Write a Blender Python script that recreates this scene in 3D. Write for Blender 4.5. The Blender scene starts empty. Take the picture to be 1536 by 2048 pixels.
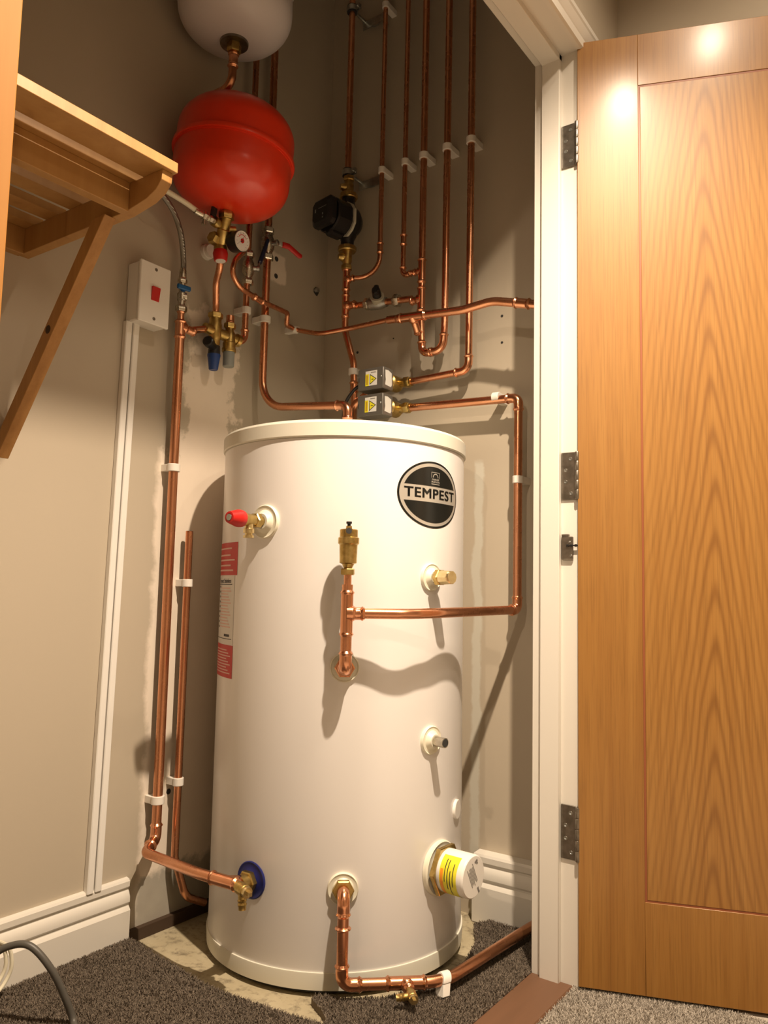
import bpy, math, random
from mathutils import Vector, Matrix
random.seed(7)

# ------------------------------------------------------------------ camera, world, lamps, exposure
S = bpy.context.scene
COL = S.collection
CAM_H, AZ, PITCH, ROLL, FPX = 0.7843, -0.6202, 0.0966, 0.0223, 1594.28
_f = Vector((math.sin(AZ)*math.cos(PITCH), math.cos(AZ)*math.cos(PITCH), math.sin(PITCH)))
_r = Vector((math.cos(AZ), -math.sin(AZ), 0.0)); _u = _r.cross(_f)
_R = _r*math.cos(ROLL) + _u*math.sin(ROLL); _U = _u*math.cos(ROLL) - _r*math.sin(ROLL)
cd = bpy.data.cameras.new('camera'); cam = bpy.data.objects.new('camera', cd); COL.objects.link(cam)
cd.sensor_fit = 'VERTICAL'; cd.sensor_height = 36.0; cd.lens = FPX/2048*36.0
cd.clip_start = 0.02
M = Matrix((( _R.x, _U.x, -_f.x, 0), (_R.y, _U.y, -_f.y, 0), (_R.z, _U.z, -_f.z, CAM_H), (0,0,0,1)))
cam.matrix_world = M
S.camera = cam

S.view_settings.view_transform = 'Standard'; S.view_settings.look = 'None'
S.view_settings.gamma = 1.0; S.view_settings.use_curve_mapping = False
S.view_settings.exposure = 0.95
S.cycles.max_bounces = 8; S.cycles.diffuse_bounces = 5; S.cycles.glossy_bounces = 4
S.cycles.sample_clamp_indirect = 6.0
S.cycles.caustics_reflective = False; S.cycles.caustics_refractive = False

w = bpy.data.worlds.new('world'); S.world = w; w.use_nodes = True
w.node_tree.nodes['Background'].inputs[0].default_value = (1.0, 0.82, 0.62, 1)
w.node_tree.nodes['Background'].inputs[1].default_value = 0.02

WARM = (1.0, 0.80, 0.59)
LAMPS = [((-0.243, 0.92, 2.385), 168.0, 0.020, 128, 0.9), ((-0.10, 1.19, 2.385), 8.0, 0.026, 176, 0.3), ((1.3, 0.3, 2.385), 5.0, 0.03, 176, 0.4), ((-0.243, -1.45, 2.385), 42.0, 0.03, 176, 0.4)]
for (lx_, ly_, lz_), e_, rad_, cone_, bl_ in LAMPS:
    ld = bpy.data.lights.new('downlight_lamp', 'SPOT'); ld.energy = e_; ld.color = WARM
    ld.shadow_soft_size = rad_; ld.spot_size = math.radians(cone_); ld.spot_blend = bl_
    lo = bpy.data.objects.new('downlight_lamp', ld); COL.objects.link(lo); lo.location = (lx_, ly_, lz_-0.03)

# ------------------------------------------------------------------ materials
def mat(name, col, rough=0.5, metal=0.0, coat=0.0, spec=0.5):
    m = bpy.data.materials.new(name); m.use_nodes = True
    b = m.node_tree.nodes['Principled BSDF']
    b.inputs['Base Color'].default_value = (*col, 1); b.inputs['Roughness'].default_value = rough
    b.inputs['Metallic'].default_value = metal; b.inputs['Coat Weight'].default_value = coat
    b.inputs['Coat Roughness'].default_value = 0.20
    b.inputs['Specular IOR Level'].default_value = spec
    return m
class NT:
    def __init__(s, m): s.m = m; s.t = m.node_tree; s.b = s.t.nodes['Principled BSDF']
    def n(s, typ, ins=None, **kw):
        nd = s.t.nodes.new(typ)
        for k, v in kw.items(): setattr(nd, k, v)
        for k, v in (ins or {}).items():
            if isinstance(v, bpy.types.NodeSocket): s.t.links.new(v, nd.inputs[k])
            else: nd.inputs[k].default_value = v
        return nd
    def coord(s, scale=(1,1,1), loc=(0,0,0), rot=(0,0,0), kind='Object'):
        tc = s.n('ShaderNodeTexCoord')
        return s.n('ShaderNodeMapping', {'Vector': tc.outputs[kind], 'Scale': scale, 'Location': loc, 'Rotation': rot}).outputs[0]
    def world(s):
        return s.n('ShaderNodeNewGeometry').outputs['Position']
    def noise(s, vec, scale, detail=3, rough=0.55, dist=0.0):
        return s.n('ShaderNodeTexNoise', {'Vector': vec, 'Scale': scale, 'Detail': detail, 'Roughness': rough, 'Distortion': dist}).outputs[0]
    def ramp(s, fac, stops):
        r = s.n('ShaderNodeValToRGB', {'Fac': fac}); cr = r.color_ramp
        cr.elements[0].position = stops[0][0]; cr.elements[0].color = (*stops[0][1], 1)
        cr.elements[1].position = stops[1][0]; cr.elements[1].color = (*stops[1][1], 1)
        for p, c in stops[2:]:
            e = cr.elements.new(p); e.color = (*c, 1)
        return r.outputs[0]
    def math(s, op, a, b=None, clamp=False):
        ins = {0: a}
        if b is not None: ins[1] = b
        return s.n('ShaderNodeMath', ins, operation=op, use_clamp=clamp).outputs[0]
    def mix(s, fac, a, b):
        nd = s.n('ShaderNodeMix', data_type='RGBA')
        for i, v in ((0, fac), (6, a), (7, b)):
            if isinstance(v, bpy.types.NodeSocket): s.t.links.new(v, nd.inputs[i])
            else: nd.inputs[i].default_value = v if i == 0 else (*v, 1)
        return nd.outputs[2]
    def base(s, sock): s.t.links.new(sock, s.b.inputs['Base Color'])
    def rough(s, sock): s.t.links.new(sock, s.b.inputs['Roughness'])
    def bump(s, h, strength=0.3, dist=0.002):
        b = s.n('ShaderNodeBump', {'Height': h, 'Strength': strength, 'Distance': dist})
        s.t.links.new(b.outputs[0], s.b.inputs['Normal'])

def make_metal(name, c0, c1, rough=0.25, scale=30):
    m = mat(name, c0, rough, 1.0); t = NT(m); v = t.world()
    n = t.noise(v, scale, 4, 0.6)
    t.base(t.ramp(n, [(0.38, c0), (0.66, c1)]))
    t.rough(t.math('ADD', t.math('MULTIPLY', t.noise(v, scale*3, 2), 0.10), rough-0.05))
    return m
COPPER = make_metal('copper', (0.70, 0.33, 0.185), (0.78, 0.385, 0.225), 0.27, 9)
COPPER_F = make_metal('copper_fitting', (0.78, 0.37, 0.21), (0.86, 0.43, 0.26), 0.22, 12)
BRASS = make_metal('brass', (0.44, 0.31, 0.10), (0.62, 0.46, 0.18), 0.36, 60)
BRASS_B = make_metal('bright_brass', (0.72, 0.58, 0.30), (0.80, 0.68, 0.40), 0.30, 60)
NICKEL = make_metal('nickel', (0.50, 0.47, 0.40), (0.62, 0.58, 0.50), 0.28, 60)
STEEL = make_metal('dull_steel', (0.22, 0.20, 0.17), (0.34, 0.31, 0.27), 0.38, 40)
ZINC = make_metal('zinc', (0.42, 0.44, 0.43), (0.58, 0.60, 0.58), 0.35, 50)
WHITE_PAINT = mat('white_gloss_paint', (0.70, 0.67, 0.61), 0.35)
WHITE_PLASTIC = mat('white_plastic', (0.80, 0.78, 0.74), 0.35)
CLIP_PLASTIC = mat('clip_plastic', (0.82, 0.78, 0.72), 0.45)
CREAM = mat('cream_plastic', (0.80, 0.76, 0.62), 0.4)
LID_MAT = mat('lid_plastic', (0.72, 0.70, 0.61), 0.42)
BLACK = mat('black_plastic', (0.012, 0.012, 0.012), 0.35)
SOOT = mat('dark_rubber', (0.03, 0.03, 0.03), 0.6)
RED = mat('red_plastic', (0.50, 0.012, 0.010), 0.35)
BLUE = mat('blue_plastic', (0.01, 0.045, 0.20), 0.4)
BLUE_L = mat('blue_handle', (0.01, 0.10, 0.30), 0.4)
NAVY = mat('navy_plastic', (0.010, 0.014, 0.045), 0.4)
FLANGE_BLUE = mat('flange_blue', (0.012, 0.018, 0.14), 0.4)
GREY_P = mat('grey_plastic', (0.25, 0.27, 0.26), 0.5)
INK = mat('ink', (0.02, 0.02, 0.02), 0.5)
INK_GREY = mat('ink_grey', (0.20, 0.19, 0.18), 0.5)
YELLOW = mat('yellow_label', (0.75, 0.68, 0.03), 0.45)
OCHRE = mat('ochre_print', (0.50, 0.32, 0.02), 0.45)
ORANGE = mat('orange_label', (0.85, 0.30, 0.02), 0.45)
PAPER = mat('paper_label', (0.70, 0.69, 0.66), 0.4)
LABEL_RED = mat('label_red', (0.52, 0.015, 0.015), 0.4)
PINK_INK = mat('pink_ink', (0.70, 0.45, 0.40), 0.5)
SILVER = mat('silver_foil', (0.66, 0.63, 0.57), 0.30, 0.55)
LOGO_BLACK = mat('logo_black', (0.010, 0.011, 0.010), 0.22)
BOX_GREY = mat('grey_metal_box', (0.14, 0.13, 0.115), 0.38, 0.35)
PUMP_BLACK = mat('pump_black', (0.010, 0.010, 0.011), 0.4)
CREAM_CAST = mat('pale_gasket', (0.55, 0.52, 0.42), 0.6)
CABLE_GREY = mat('grey_cable', (0.085, 0.08, 0.07), 0.45)
CABLE_WHITE = mat('white_cable', (0.70, 0.66, 0.52), 0.4)
VESSEL_RED = mat('vessel_red', (0.74, 0.038, 0.010), 0.30, 0, 0.25)
VESSEL_WHITE = mat('vessel_white', (0.72, 0.68, 0.70), 0.35)
CYL_WHITE = mat('cylinder_white', (0.82, 0.80, 0.79), 0.28)
DIAL = mat('gauge_dial', (0.75, 0.73, 0.73), 0.3)
for m_, s_ in ((CYL_WHITE, 40), (VESSEL_RED, 25), (VESSEL_WHITE, 25)):
    t = NT(m_); t.bump(t.noise(t.world(), s_, 2), 0.12, 0.0006)

# braided hose
BRAID = mat('braided_steel', (0.32, 0.31, 0.28), 0.35, 0.9)
t = NT(BRAID); v = t.world(); wv = t.n('ShaderNodeTexWave', {'Vector': v, 'Scale': 160.0, 'Distortion': 3.0}); t.bump(wv.outputs[1], 0.6, 0.001)

# walls: grey-green emulsion with bare filler patches where pipes were boxed in
def wall_mat(name, base, kind):
    m = mat(name, base, 0.62); t = NT(m); p = t.world()
    sep = t.n('ShaderNodeSeparateXYZ', {0: p}); X, Y, Z = sep.outputs
    n1 = t.noise(p, 3.0, 3); col = t.mix(t.math('MULTIPLY', n1, 0.5), base, tuple(c*0.93 for c in base))
    spl = t.noise(p, 14.0, 5, 0.62)
    rag = t.math('MULTIPLY', t.math('SUBTRACT', spl, 0.5), 0.16)
    if kind == 'left':
        plaster = (0.84, 0.735, 0.62)
        pc = t.mix(t.noise(p, 9.0, 5), plaster, (0.72, 0.63, 0.53))
        # region: y beyond 1.21 m, below 1.5 m, up to 1.455 high up and further back lower down
        a = t.math('SUBTRACT', t.math('ADD', Y, t.math('MULTIPLY', rag, 0.35)), 1.212)
        a = t.math('MULTIPLY', a, 60, True)
        top = t.math('SUBTRACT', 1.12, t.math('ADD', Z, rag))               # low zone below 1.12
        lo = t.math('MULTIPLY', top, 60, True)
        b = t.math('SUBTRACT', t.math('ADD', Y, rag), 1.285); b = t.math('MULTIPLY', b, 60, True)
        c = t.math('SUBTRACT', 1.50, t.math('ADD', Z, rag)); c = t.math('MULTIPLY', c, 60, True)
        hi = t.math('MULTIPLY', b, c)
        d = t.math('SUBTRACT', 1.47, t.math('ADD', Y, t.math('MULTIPLY', rag, 1.2))); d = t.math('MULTIPLY', d, 60, True)
        hi = t.math('MULTIPLY', hi, d)
        msk = t.math('MULTIPLY', t.math('MAXIMUM', t.math('MULTIPLY', lo, a), hi), 1.0, True)
        e = t.math('MULTIPLY', t.math('SUBTRACT', t.math('SUBTRACT', 0.125, Z), t.math('MULTIPLY', rag, 0.6)), 60, True)
        e = t.math('MULTIPLY', e, a)
        col = t.mix(msk, col, pc)
        col = t.mix(e, col, t.mix(t.noise(p, 30.0, 4), (0.34, 0.31, 0.26), (0.42, 0.39, 0.33)))
        # small filled patch beside the upper plug holes
        dx = t.math('ABSOLUTE', t.math('SUBTRACT', Y, 1.605)); dz = t.math('ABSOLUTE', t.math('SUBTRACT', Z, 1.69))
        q = t.math('SUBTRACT', 0.034, t.math('ADD', dx, t.math('MULTIPLY', rag, 0.25))); q = t.math('MULTIPLY', q, 120, True)
        q2 = t.math('MULTIPLY', t.math('SUBTRACT', 0.045, t.math('ADD', dz, t.math('MULTIPLY', rag, 0.25))), 120, True)
        col = t.mix(t.math('MULTIPLY', t.math('MULTIPLY', q, q2), 0.8), col, plaster)
    if kind == 'back':
        xx = t.math('ABSOLUTE', t.math('SUBTRACT', t.math('ADD', X, t.math('MULTIPLY', rag, 0.2)), -1.0))
        s1 = t.math('MULTIPLY', t.math('SUBTRACT', 0.016, xx), 150, True)
        s2 = t.math('MULTIPLY', t.math('SUBTRACT', 1.13, t.math('ADD', Z, t.math('MULTIPLY', rag, 0.3))), 60, True)
        col = t.mix(t.math('MULTIPLY', t.math('MULTIPLY', s1, s2), 0.75), col, (0.60, 0.59, 0.52))
    t.base(col); t.bump(t.noise(p, 120.0, 3), 0.12, 0.0008)
    return m
PAINT = (0.48, 0.418, 0.328)
WALL_L = wall_mat('wall_paint_left', PAINT, 'left')
WALL_B = wall_mat('wall_paint_back', PAINT, 'back')
WALL = wall_mat('wall_paint', PAINT, '')
CEIL = mat('ceiling_paint', (0.75, 0.74, 0.70), 0.7)

def oak(name, horiz=False, arch=False, pine=False):
    m = mat(name, (0.5, 0.3, 0.1), 0.42, 0, 0.22 if not pine else 0.0); t = NT(m)
    if pine: c0, c1, c2 = (0.40, 0.200, 0.058), (0.48, 0.255, 0.085), (0.30, 0.135, 0.036)
    else: c0, c1, c2 = (0.285, 0.130, 0.026), (0.335, 0.165, 0.038), (0.20, 0.078, 0.013)
    rot = (0, math.radians(90), 0) if horiz else (0, 0, 0)
    v = t.coord(rot=rot)
    if arch:
        # flat-sawn cathedral figure: nested parabolas running up the panel
        sep = t.n('ShaderNodeSeparateXYZ', {0: v}); X, Y, Z = sep.outputs
        dx = t.math('SUBTRACT', X, 0.262)
        nz = t.noise(t.coord(scale=(6, 6, 1.6)), 1.0, 3, 0.5)
        dx = t.math('ADD', dx, t.math('MULTIPLY', t.math('SUBTRACT', nz, 0.5), 0.045))
        par = t.math('MULTIPLY', t.math('SQRT', t.math('ADD', t.math('MULTIPLY', dx, dx), 0.00016)), 7.0)
        k = t.math('ADD', t.math('MULTIPLY', Z, 0.95), par)
        band = t.math('SINE', t.math('MULTIPLY', k, 62.0)); band = t.math('ADD', t.math('MULTIPLY', band, 0.5), 0.5)
        band = t.math('POWER', band, 2.2)
        fade = t.math('SUBTRACT', 1.0, t.math('MULTIPLY', t.math('ABSOLUTE', t.math('SUBTRACT', X, 0.262)), 6.0), True)
        band = t.math('MULTIPLY', band, t.math('ADD', t.math('MULTIPLY', fade, 0.75), 0.1))
    else:
        band = t.noise(t.coord(scale=(26, 26, 0.9), rot=rot), 1.0, 4, 0.6, 0.4)
    fine = t.noise(t.coord(scale=(300, 300, 7), rot=rot), 1.0, 3, 0.6)
    mid = t.noise(t.coord(scale=(60, 60, 1.6), rot=rot), 1.0, 4, 0.6)
    col = t.ramp(mid, [(0.3, c0), (0.7, c1)])
    if arch: col = t.mix(t.math('MULTIPLY', band, 0.8), col, tuple(q*0.85 for q in c2))
    else: col = t.mix(t.math('MULTIPLY', t.math('SUBTRACT', band, 0.42, True), 1.3), col, c2)
    col = t.mix(t.math('MULTIPLY', t.math('SUBTRACT', fine, 0.48, True), 1.6 if not pine else 0.6), col, tuple(c*0.6 for c in c2))
    t.base(col); t.bump(fine, 0.12, 0.0006)
    return m
OAK_V = oak('oak_vertical'); OAK_H = oak('oak_horizontal', horiz=True); OAK_P = oak('oak_panel', arch=True)
PINE_Z = oak('pine_upright', pine=True)
PINE_POST = mat('orange_pine', (0.4,0.2,0.08), 0.6, spec=0.15); t = NT(PINE_POST); t.base(t.ramp(t.noise(t.coord(scale=(30, 30, 1.2)), 1.0, 4, 0.6, 0.5), [(0.3, (0.42, 0.205, 0.058)), (0.65, (0.33, 0.150, 0.038))]))
INLAY = mat('dark_inlay', (0.25, 0.075, 0.028), 0.45)
def pine_axis(name, rot):
    m = mat(name, (0.5, 0.3, 0.1), 0.45); t = NT(m)
    v1 = t.coord(scale=(24, 24, 1.2), rot=rot); 
    b = t.noise(v1, 1.0, 4, 0.6, 0.6)
    fine = t.noise(t.coord(scale=(160, 160, 6), rot=rot), 1.0, 2)
    col = t.ramp(b, [(0.30, (0.47, 0.262, 0.088)), (0.62, (0.40, 0.208, 0.063)), (0.75, (0.31, 0.150, 0.042))])
    col = t.mix(t.math('MULTIPLY', t.math('SUBTRACT', fine, 0.5, True), 0.8), col, (0.40, 0.20, 0.06))
    t.base(col); return m
PINE_Y = pine_axis('pine_along', (math.radians(90), 0, 0)); PINE_X = pine_axis('pine_across', (0, math.radians(90), 0))

# threshold, floors
THRESH = mat('threshold_wood', (0.36, 0.15, 0.06), 0.5); t = NT(THRESH); p = t.world()
t.base(t.mix(t.noise(t.n('ShaderNodeMapping', {'Vector': p, 'Scale': (40, 4, 4)}).outputs[0], 1.0, 4), (0.165, 0.080, 0.042), (0.11, 0.055, 0.028)))
DARKWOOD = mat('dark_batten', (0.05, 0.028, 0.014), 0.8)
SCREED = mat('bare_boarding', (0.5, 0.42, 0.28), 0.75); t = NT(SCREED); p = t.world()
c = t.mix(t.noise(p, 9.0, 6, 0.65), (0.50, 0.44, 0.31), (0.30, 0.25, 0.15))
c = t.mix(t.math('MULTIPLY', t.math('SUBTRACT', t.noise(p, 45.0, 5, 0.7), 0.50, True), 5.0, True), c, (0.17, 0.14, 0.09))
t.base(c); t.bump(t.noise(p, 60.0, 4), 0.4, 0.003)
def carpet_mat(name, a, b_):
    m = mat(name, a, 0.95, spec=0.1); t = NT(m); p = t.world()
    c = t.mix(t.noise(p, 320.0, 3, 0.7), a, b_)
    c = t.mix(t.math('MULTIPLY', t.noise(p, 12.0, 3), 0.45), c, tuple(x*0.6 for x in a))
    t.base(c); return m
CARPET_D = carpet_mat('dark_carpet', (0.125, 0.100, 0.078), (0.31, 0.258, 0.205))
CARPET_L = carpet_mat('light_carpet', (0.36, 0.325, 0.28), (0.66, 0.60, 0.52))

# ------------------------------------------------------------------ mesh helpers
class B:
    """collects vertices and faces of ONE mesh"""
    def __init__(s): s.v = []; s.f = []; s.mi = []
    def add(s, vs, fs, mi=0):
        o = len(s.v); s.v += [Vector(q) for q in vs]; s.f += [tuple(i+o for i in f) for f in fs]; s.mi += [mi]*len(fs)
        return s
def wloc(o):
    l = Vector((0,0,0))
    while o: l += o.location; o = o.parent
    return l
def build(name, b, m, parent=None, angle=35, bevel=0):
    me = bpy.data.meshes.new(name); off = wloc(parent)
    me.from_pydata([tuple(q-off) for q in b.v], [], b.f)
    mats = m if isinstance(m, (list, tuple)) else [m]
    for k in mats: me.materials.append(k)
    if len(mats) > 1: me.polygons.foreach_set('material_index', b.mi)
    me.polygons.foreach_set('use_smooth', [True]*len(me.polygons)); me.update()
    me.set_sharp_from_angle(angle=math.radians(angle))
    o = bpy.data.objects.new(name, me); COL.objects.link(o); o.parent = parent
    if bevel:
        md = o.modifiers.new('bevel', 'BEVEL'); md.width = bevel; md.segments = 2; md.limit_method = 'ANGLE'
    return o
def thing(name, label, cat, loc=(0,0,0), group=None):
    o = bpy.data.objects.new(name, None); COL.objects.link(o); o.location = Vector(loc); o.empty_display_size = 0.02
    return tag(o, label, cat, group)
def tag(o, label, cat, group=None):
    o['label'] = label; o['category'] = cat
    if group: o['group'] = group
    return o
def struct(name, b, m, **k):
    o = build(name, b, m, **k); o['kind'] = 'structure'; return o
def axes(d, up=(0,0,1)):
    d = Vector(d).normalized(); up = Vector(up)
    if abs(d.dot(up)) > 0.97: up = Vector((0,1,0)) if abs(d.y) < 0.9 else Vector((1,0,0))
    s = d.cross(up).normalized(); t_ = s.cross(d).normalized()
    return d, s, t_            # along, side, up
def box(b, c, s, ax=None, mi=0):
    """box centred at c, sizes s along the three axes ax (default world)"""
    X, Y, Z = ax if ax else (Vector((1,0,0)), Vector((0,1,0)), Vector((0,0,1)))
    c = Vector(c); vs = []
    for i in (-1,1):
        for j in (-1,1):
            for k in (-1,1): vs.append(c + X*(i*s[0]/2) + Y*(j*s[1]/2) + Z*(k*s[2]/2))
    fs = [(0,1,3,2),(4,6,7,5),(0,4,5,1),(2,3,7,6),(0,2,6,4),(1,5,7,3)]
    if X.cross(Y).dot(Z) < 0: fs = [tuple(reversed(f)) for f in fs]
    return b.add(vs, fs, mi)
def bx(b, x0, x1, y0, y1, z0, z1, mi=0):
    return box(b, ((x0+x1)/2, (y0+y1)/2, (z0+z1)/2), (x1-x0, y1-y0, z1-z0), None, mi)
def cbox(b, c, s, ax=None, ch=0.003, mi=0):
    """box with chamfered edges around its first axis-pair outline (prism along axis 0) plus end chamfers"""
    X, Y, Z = ax if ax else (Vector((1,0,0)), Vector((0,1,0)), Vector((0,0,1)))
    c = Vector(c); h, a, e = s[0]/2, s[1]/2, s[2]/2; rings = []
    for t_, ins in ((-h, ch), (-h+ch, 0), (h-ch, 0), (h, ch)):
        A, E = a-ins, e-ins
        pts = [(A-ch, E), (-(A-ch), E), (-A, E-ch), (-A, -(E-ch)), (-(A-ch), -E), (A-ch, -E), (A, -(E-ch)), (A, E-ch)]
        rings.append([c + X*t_ + Y*p_ + Z*q_ for p_, q_ in pts])
    return loft(b, rings, mi)
def loft(b, rings, mi=0, caps=(True, True)):
    n = len(rings[0]); vs = [p for r in rings for p in r]; fs = []
    for i in range(len(rings)-1):
        for j in range(n):
            fs.append((i*n+j, i*n+(j+1)%n, (i+1)*n+(j+1)%n, (i+1)*n+j))
    if caps[0]: fs.append(tuple(reversed(range(n))))
    if caps[1]: fs.append(tuple((len(rings)-1)*n+j for j in range(n)))
    return b.add(vs, fs, mi)
def lathe(b, prof, o, d, seg=32, up=(0,0,1), mi=0, caps=(True, True)):
    """prof: (distance along d, radius)"""
    d, s, t_ = axes(d, up); o = Vector(o)
    rings = [[o + d*h + (s*math.cos(2*math.pi*k/seg) + t_*math.sin(2*math.pi*k/seg))*r for k in range(seg)] for h, r in prof]
    # orientation: s x t = -d ... keep outward
    if s.cross(t_).dot(d) < 0: rings = [list(reversed(r)) for r in rings]
    return loft(b, rings, mi, caps)
def hexn(b, o, d, r, l, mi=0, seg=6, ch=0.12):
    return lathe(b, [(0, r*(1-ch)), (l*0.15, r), (l*0.85, r), (l, r*(1-ch))], o, d, seg, mi=mi)
def sweep(b, pts, rad, seg=18, caps=(True, True), mi=0):
    n = len(pts); pts = [Vector(p) for p in pts]
    T = []
    for i in range(n):
        a = pts[max(i-1, 0)]; c = pts[min(i+1, n-1)]; T.append((c-a).normalized())
    d, s, u_ = axes(T[0]); rings = []
    for i in range(n):
        if i:
            q = T[i-1].rotation_difference(T[i]); s = q @ s
        s = (s - T[i]*s.dot(T[i])).normalized(); u_ = T[i].cross(s)
        r = rad[i] if isinstance(rad, (list, tuple)) else rad
        rings.append([pts[i] + (s*math.cos(2*math.pi*k/seg) + u_*math.sin(2*math.pi*k/seg))*r for k in range(seg)])
    return loft(b, rings, mi, caps)
def fillet(pts, rads, n=9):
    pts = [Vector(p) for p in pts]; out = [pts[0]]
    for i in range(1, len(pts)-1):
        a = (pts[i-1]-pts[i]); c = (pts[i+1]-pts[i]); la, lc = a.length, c.length; a /= la; c /= lc
        ang = a.angle(c); th = math.pi-ang
        if th < 1e-3 or rads[i-1] <= 0: out.append(pts[i]); continue
        tl = min(rads[i-1]*math.tan(th/2), 0.49*la if 0 < i-1 else 0.95*la, 0.49*lc if i+1 < len(pts)-1 else 0.95*lc)
        R = tl/math.tan(th/2); cen = pts[i] + (a+c).normalized()*(R/math.cos(th/2))
        p0 = pts[i]+a*tl; v0 = p0-cen; v1 = (pts[i]+c*tl)-cen; ax = v0.cross(v1).normalized()
        for k in range(n+1): out.append(cen + (Matrix.Rotation(th*k/n, 3, ax) @ v0))
    out.append(pts[-1]); return out
def smooth_path(pts, n=8):
    """Catmull-Rom through the points"""
    pts = [Vector(p) for p in pts]; q = [2*pts[0]-pts[1]] + pts + [2*pts[-1]-pts[-2]]; out = []
    for i in range(1, len(q)-2):
        for k in range(n):
            t_ = k/n; a, b_, c, d = q[i-1], q[i], q[i+1], q[i+2]
            out.append(0.5*((2*b_) + (c-a)*t_ + (2*a-5*b_+4*c-d)*t_*t_ + (3*b_-a-3*c+d)*t_**3))
    out.append(pts[-1]); return out
def arclen(path):
    L = [0.0]
    for i in range(1, len(path)): L.append(L[-1] + (path[i]-path[i-1]).length)
    return L
def subpath(path, s0, s1, step=0.0015):
    L = arclen(path); s0 = max(s0, 0); s1 = min(s1, L[-1]); n = max(2, int((s1-s0)/step)); out = []; j = 0
    for k in range(n+1):
        s = s0 + (s1-s0)*k/n
        while j < len(L)-2 and L[j+1] < s: j += 1
        seg_ = L[j+1]-L[j]; out.append(path[j].lerp(path[j+1], (s-L[j])/seg_ if seg_ > 0 else 0))
    return out
def near_s(path, p):
    p = Vector(p); L = arclen(path); best = (1e9, 0)
    for i in range(len(path)-1):
        a, c = path[i], path[i+1]; ab = c-a; t_ = max(0, min(1, (p-a).dot(ab)/max(ab.length_squared, 1e-12)))
        dd = (a+ab*t_-p).length
        if dd < best[0]: best = (dd, L[i]+t_*ab.length)
    return best[1]
def fit_sleeve(b, pts, r, end0=True, end1=True, grow=0.0013, bead=0.0024):
    """solder-ring sleeve: slightly larger than the pipe, a raised bead near each end"""
    L = arclen(pts); T = L[-1]; rad = []
    for s in L:
        x = r + grow
        for on, d in ((end0, s), (end1, T-s)):
            if on:
                x += bead*math.exp(-((d-0.005)/0.0019)**2)
                if d < 0.0008: x = r + 0.0002
        rad.append(x)
    return sweep(b, pts, rad, 20)
def run(label, pts, r, bends, elbows=(), couplings=(), tees=(), group=None, cat='pipe', name='copper_pipe', hollow=False):
    """pts: centre line; bends: radius per inner corner; elbows: inner-corner indices covered with an elbow fitting;
       couplings: (point, half length); tees: (point, half length, branch direction, branch length[, branch radius])"""
    root = thing(name, label, cat, pts[-1] if pts[-1][2] < pts[0][2] else pts[0], group)
    path = fillet(pts, bends)
    b = B(); sweep(b, path, r, 20); build('tube', b, COPPER, root)
    if hollow:
        d = (path[0]-path[1]).normalized(); bb = B(); lathe(bb, [(0.0004, r*0.84), (0.0008, r*0.84)], path[0], d); build('bore', bb, SOOT, root)
    for i in elbows:
        s = near_s(path, pts[i]); a = bends[i-1]*1.0 + r*1.35
        b = B(); fit_sleeve(b, subpath(path, s-a, s+a), r); build('elbow_fitting', b, COPPER_F, root)
    for c in couplings:
        s = near_s(path, c[0]); b = B(); fit_sleeve(b, subpath(path, s-c[1], s+c[1]), r); build('coupling_fitting', b, COPPER_F, root)
    for c in tees:
        s = near_s(path, c[0]); b = B(); fit_sleeve(b, subpath(path, s-c[1], s+c[1]), r)
        q = subpath(path, s-0.0001, s+0.0001)[0]; br = c[4] if len(c) > 4 else r; d = Vector(c[2]).normalized()
        n = 24; L = c[3]; ps = [q + d*(L*k/n) for k in range(n+1)]
        T = L; rad = []
        for k in range(n+1):
            s_ = L*k/n; x = br + 0.0013 + 0.004*math.exp(-(max(0, s_-r)/0.004)**2)
            dd = T-s_; x += 0.0024*math.exp(-((dd-0.005)/0.0019)**2)
            if dd < 0.0008: x = br + 0.0002
            rad.append(x)
        sweep(b, ps, rad, 20); build('tee_fitting', b, COPPER_F, root)
    root['pipe_r'] = r
    return root, path
def clip(c, d, wall, r, label, group, flip=1):
    """hinged plastic pipe clip: collar round the pipe (direction d) with a block back to the wall point"""
    c = Vector(c); wall = Vector(wall); n = (wall-c); L = n.length; n.normalize(); d = Vector(d).normalized(); s = d.cross(n).normalized()
    root = thing('pipe_clip', label, 'pipe clip', wall, group)
    b = B(); W_ = 0.0185; R0 = r+0.0042
    out = [(R0*math.cos(a), R0*math.sin(a)) for a in [math.radians(x) for x in range(-110, 111, 22)]]
    # outline in (toward room = -n, side s)
    pts = [(-n*x + s*y) for x, y in out]
    ring0 = [c + q - d*W_/2 for q in pts]; ring1 = [c + q + d*W_/2 for q in pts]
    loft(b, [ring0, ring1]); build('collar', b, CLIP_PLASTIC, root, bevel=0.0012)
    b = B(); box(b, c + n*(L*0.5+r*0.1), (max(L-r*0.2, 0.004), W_*0.92, (r+0.0045)*1.7), (n, d, s)); build('clip_base', b, CLIP_PLASTIC, root, bevel=0.0012)
    return root
def comp_nut(b, o, d, r, l=0.012, mi=0): hexn(b, o, d, r, l, mi)

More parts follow.
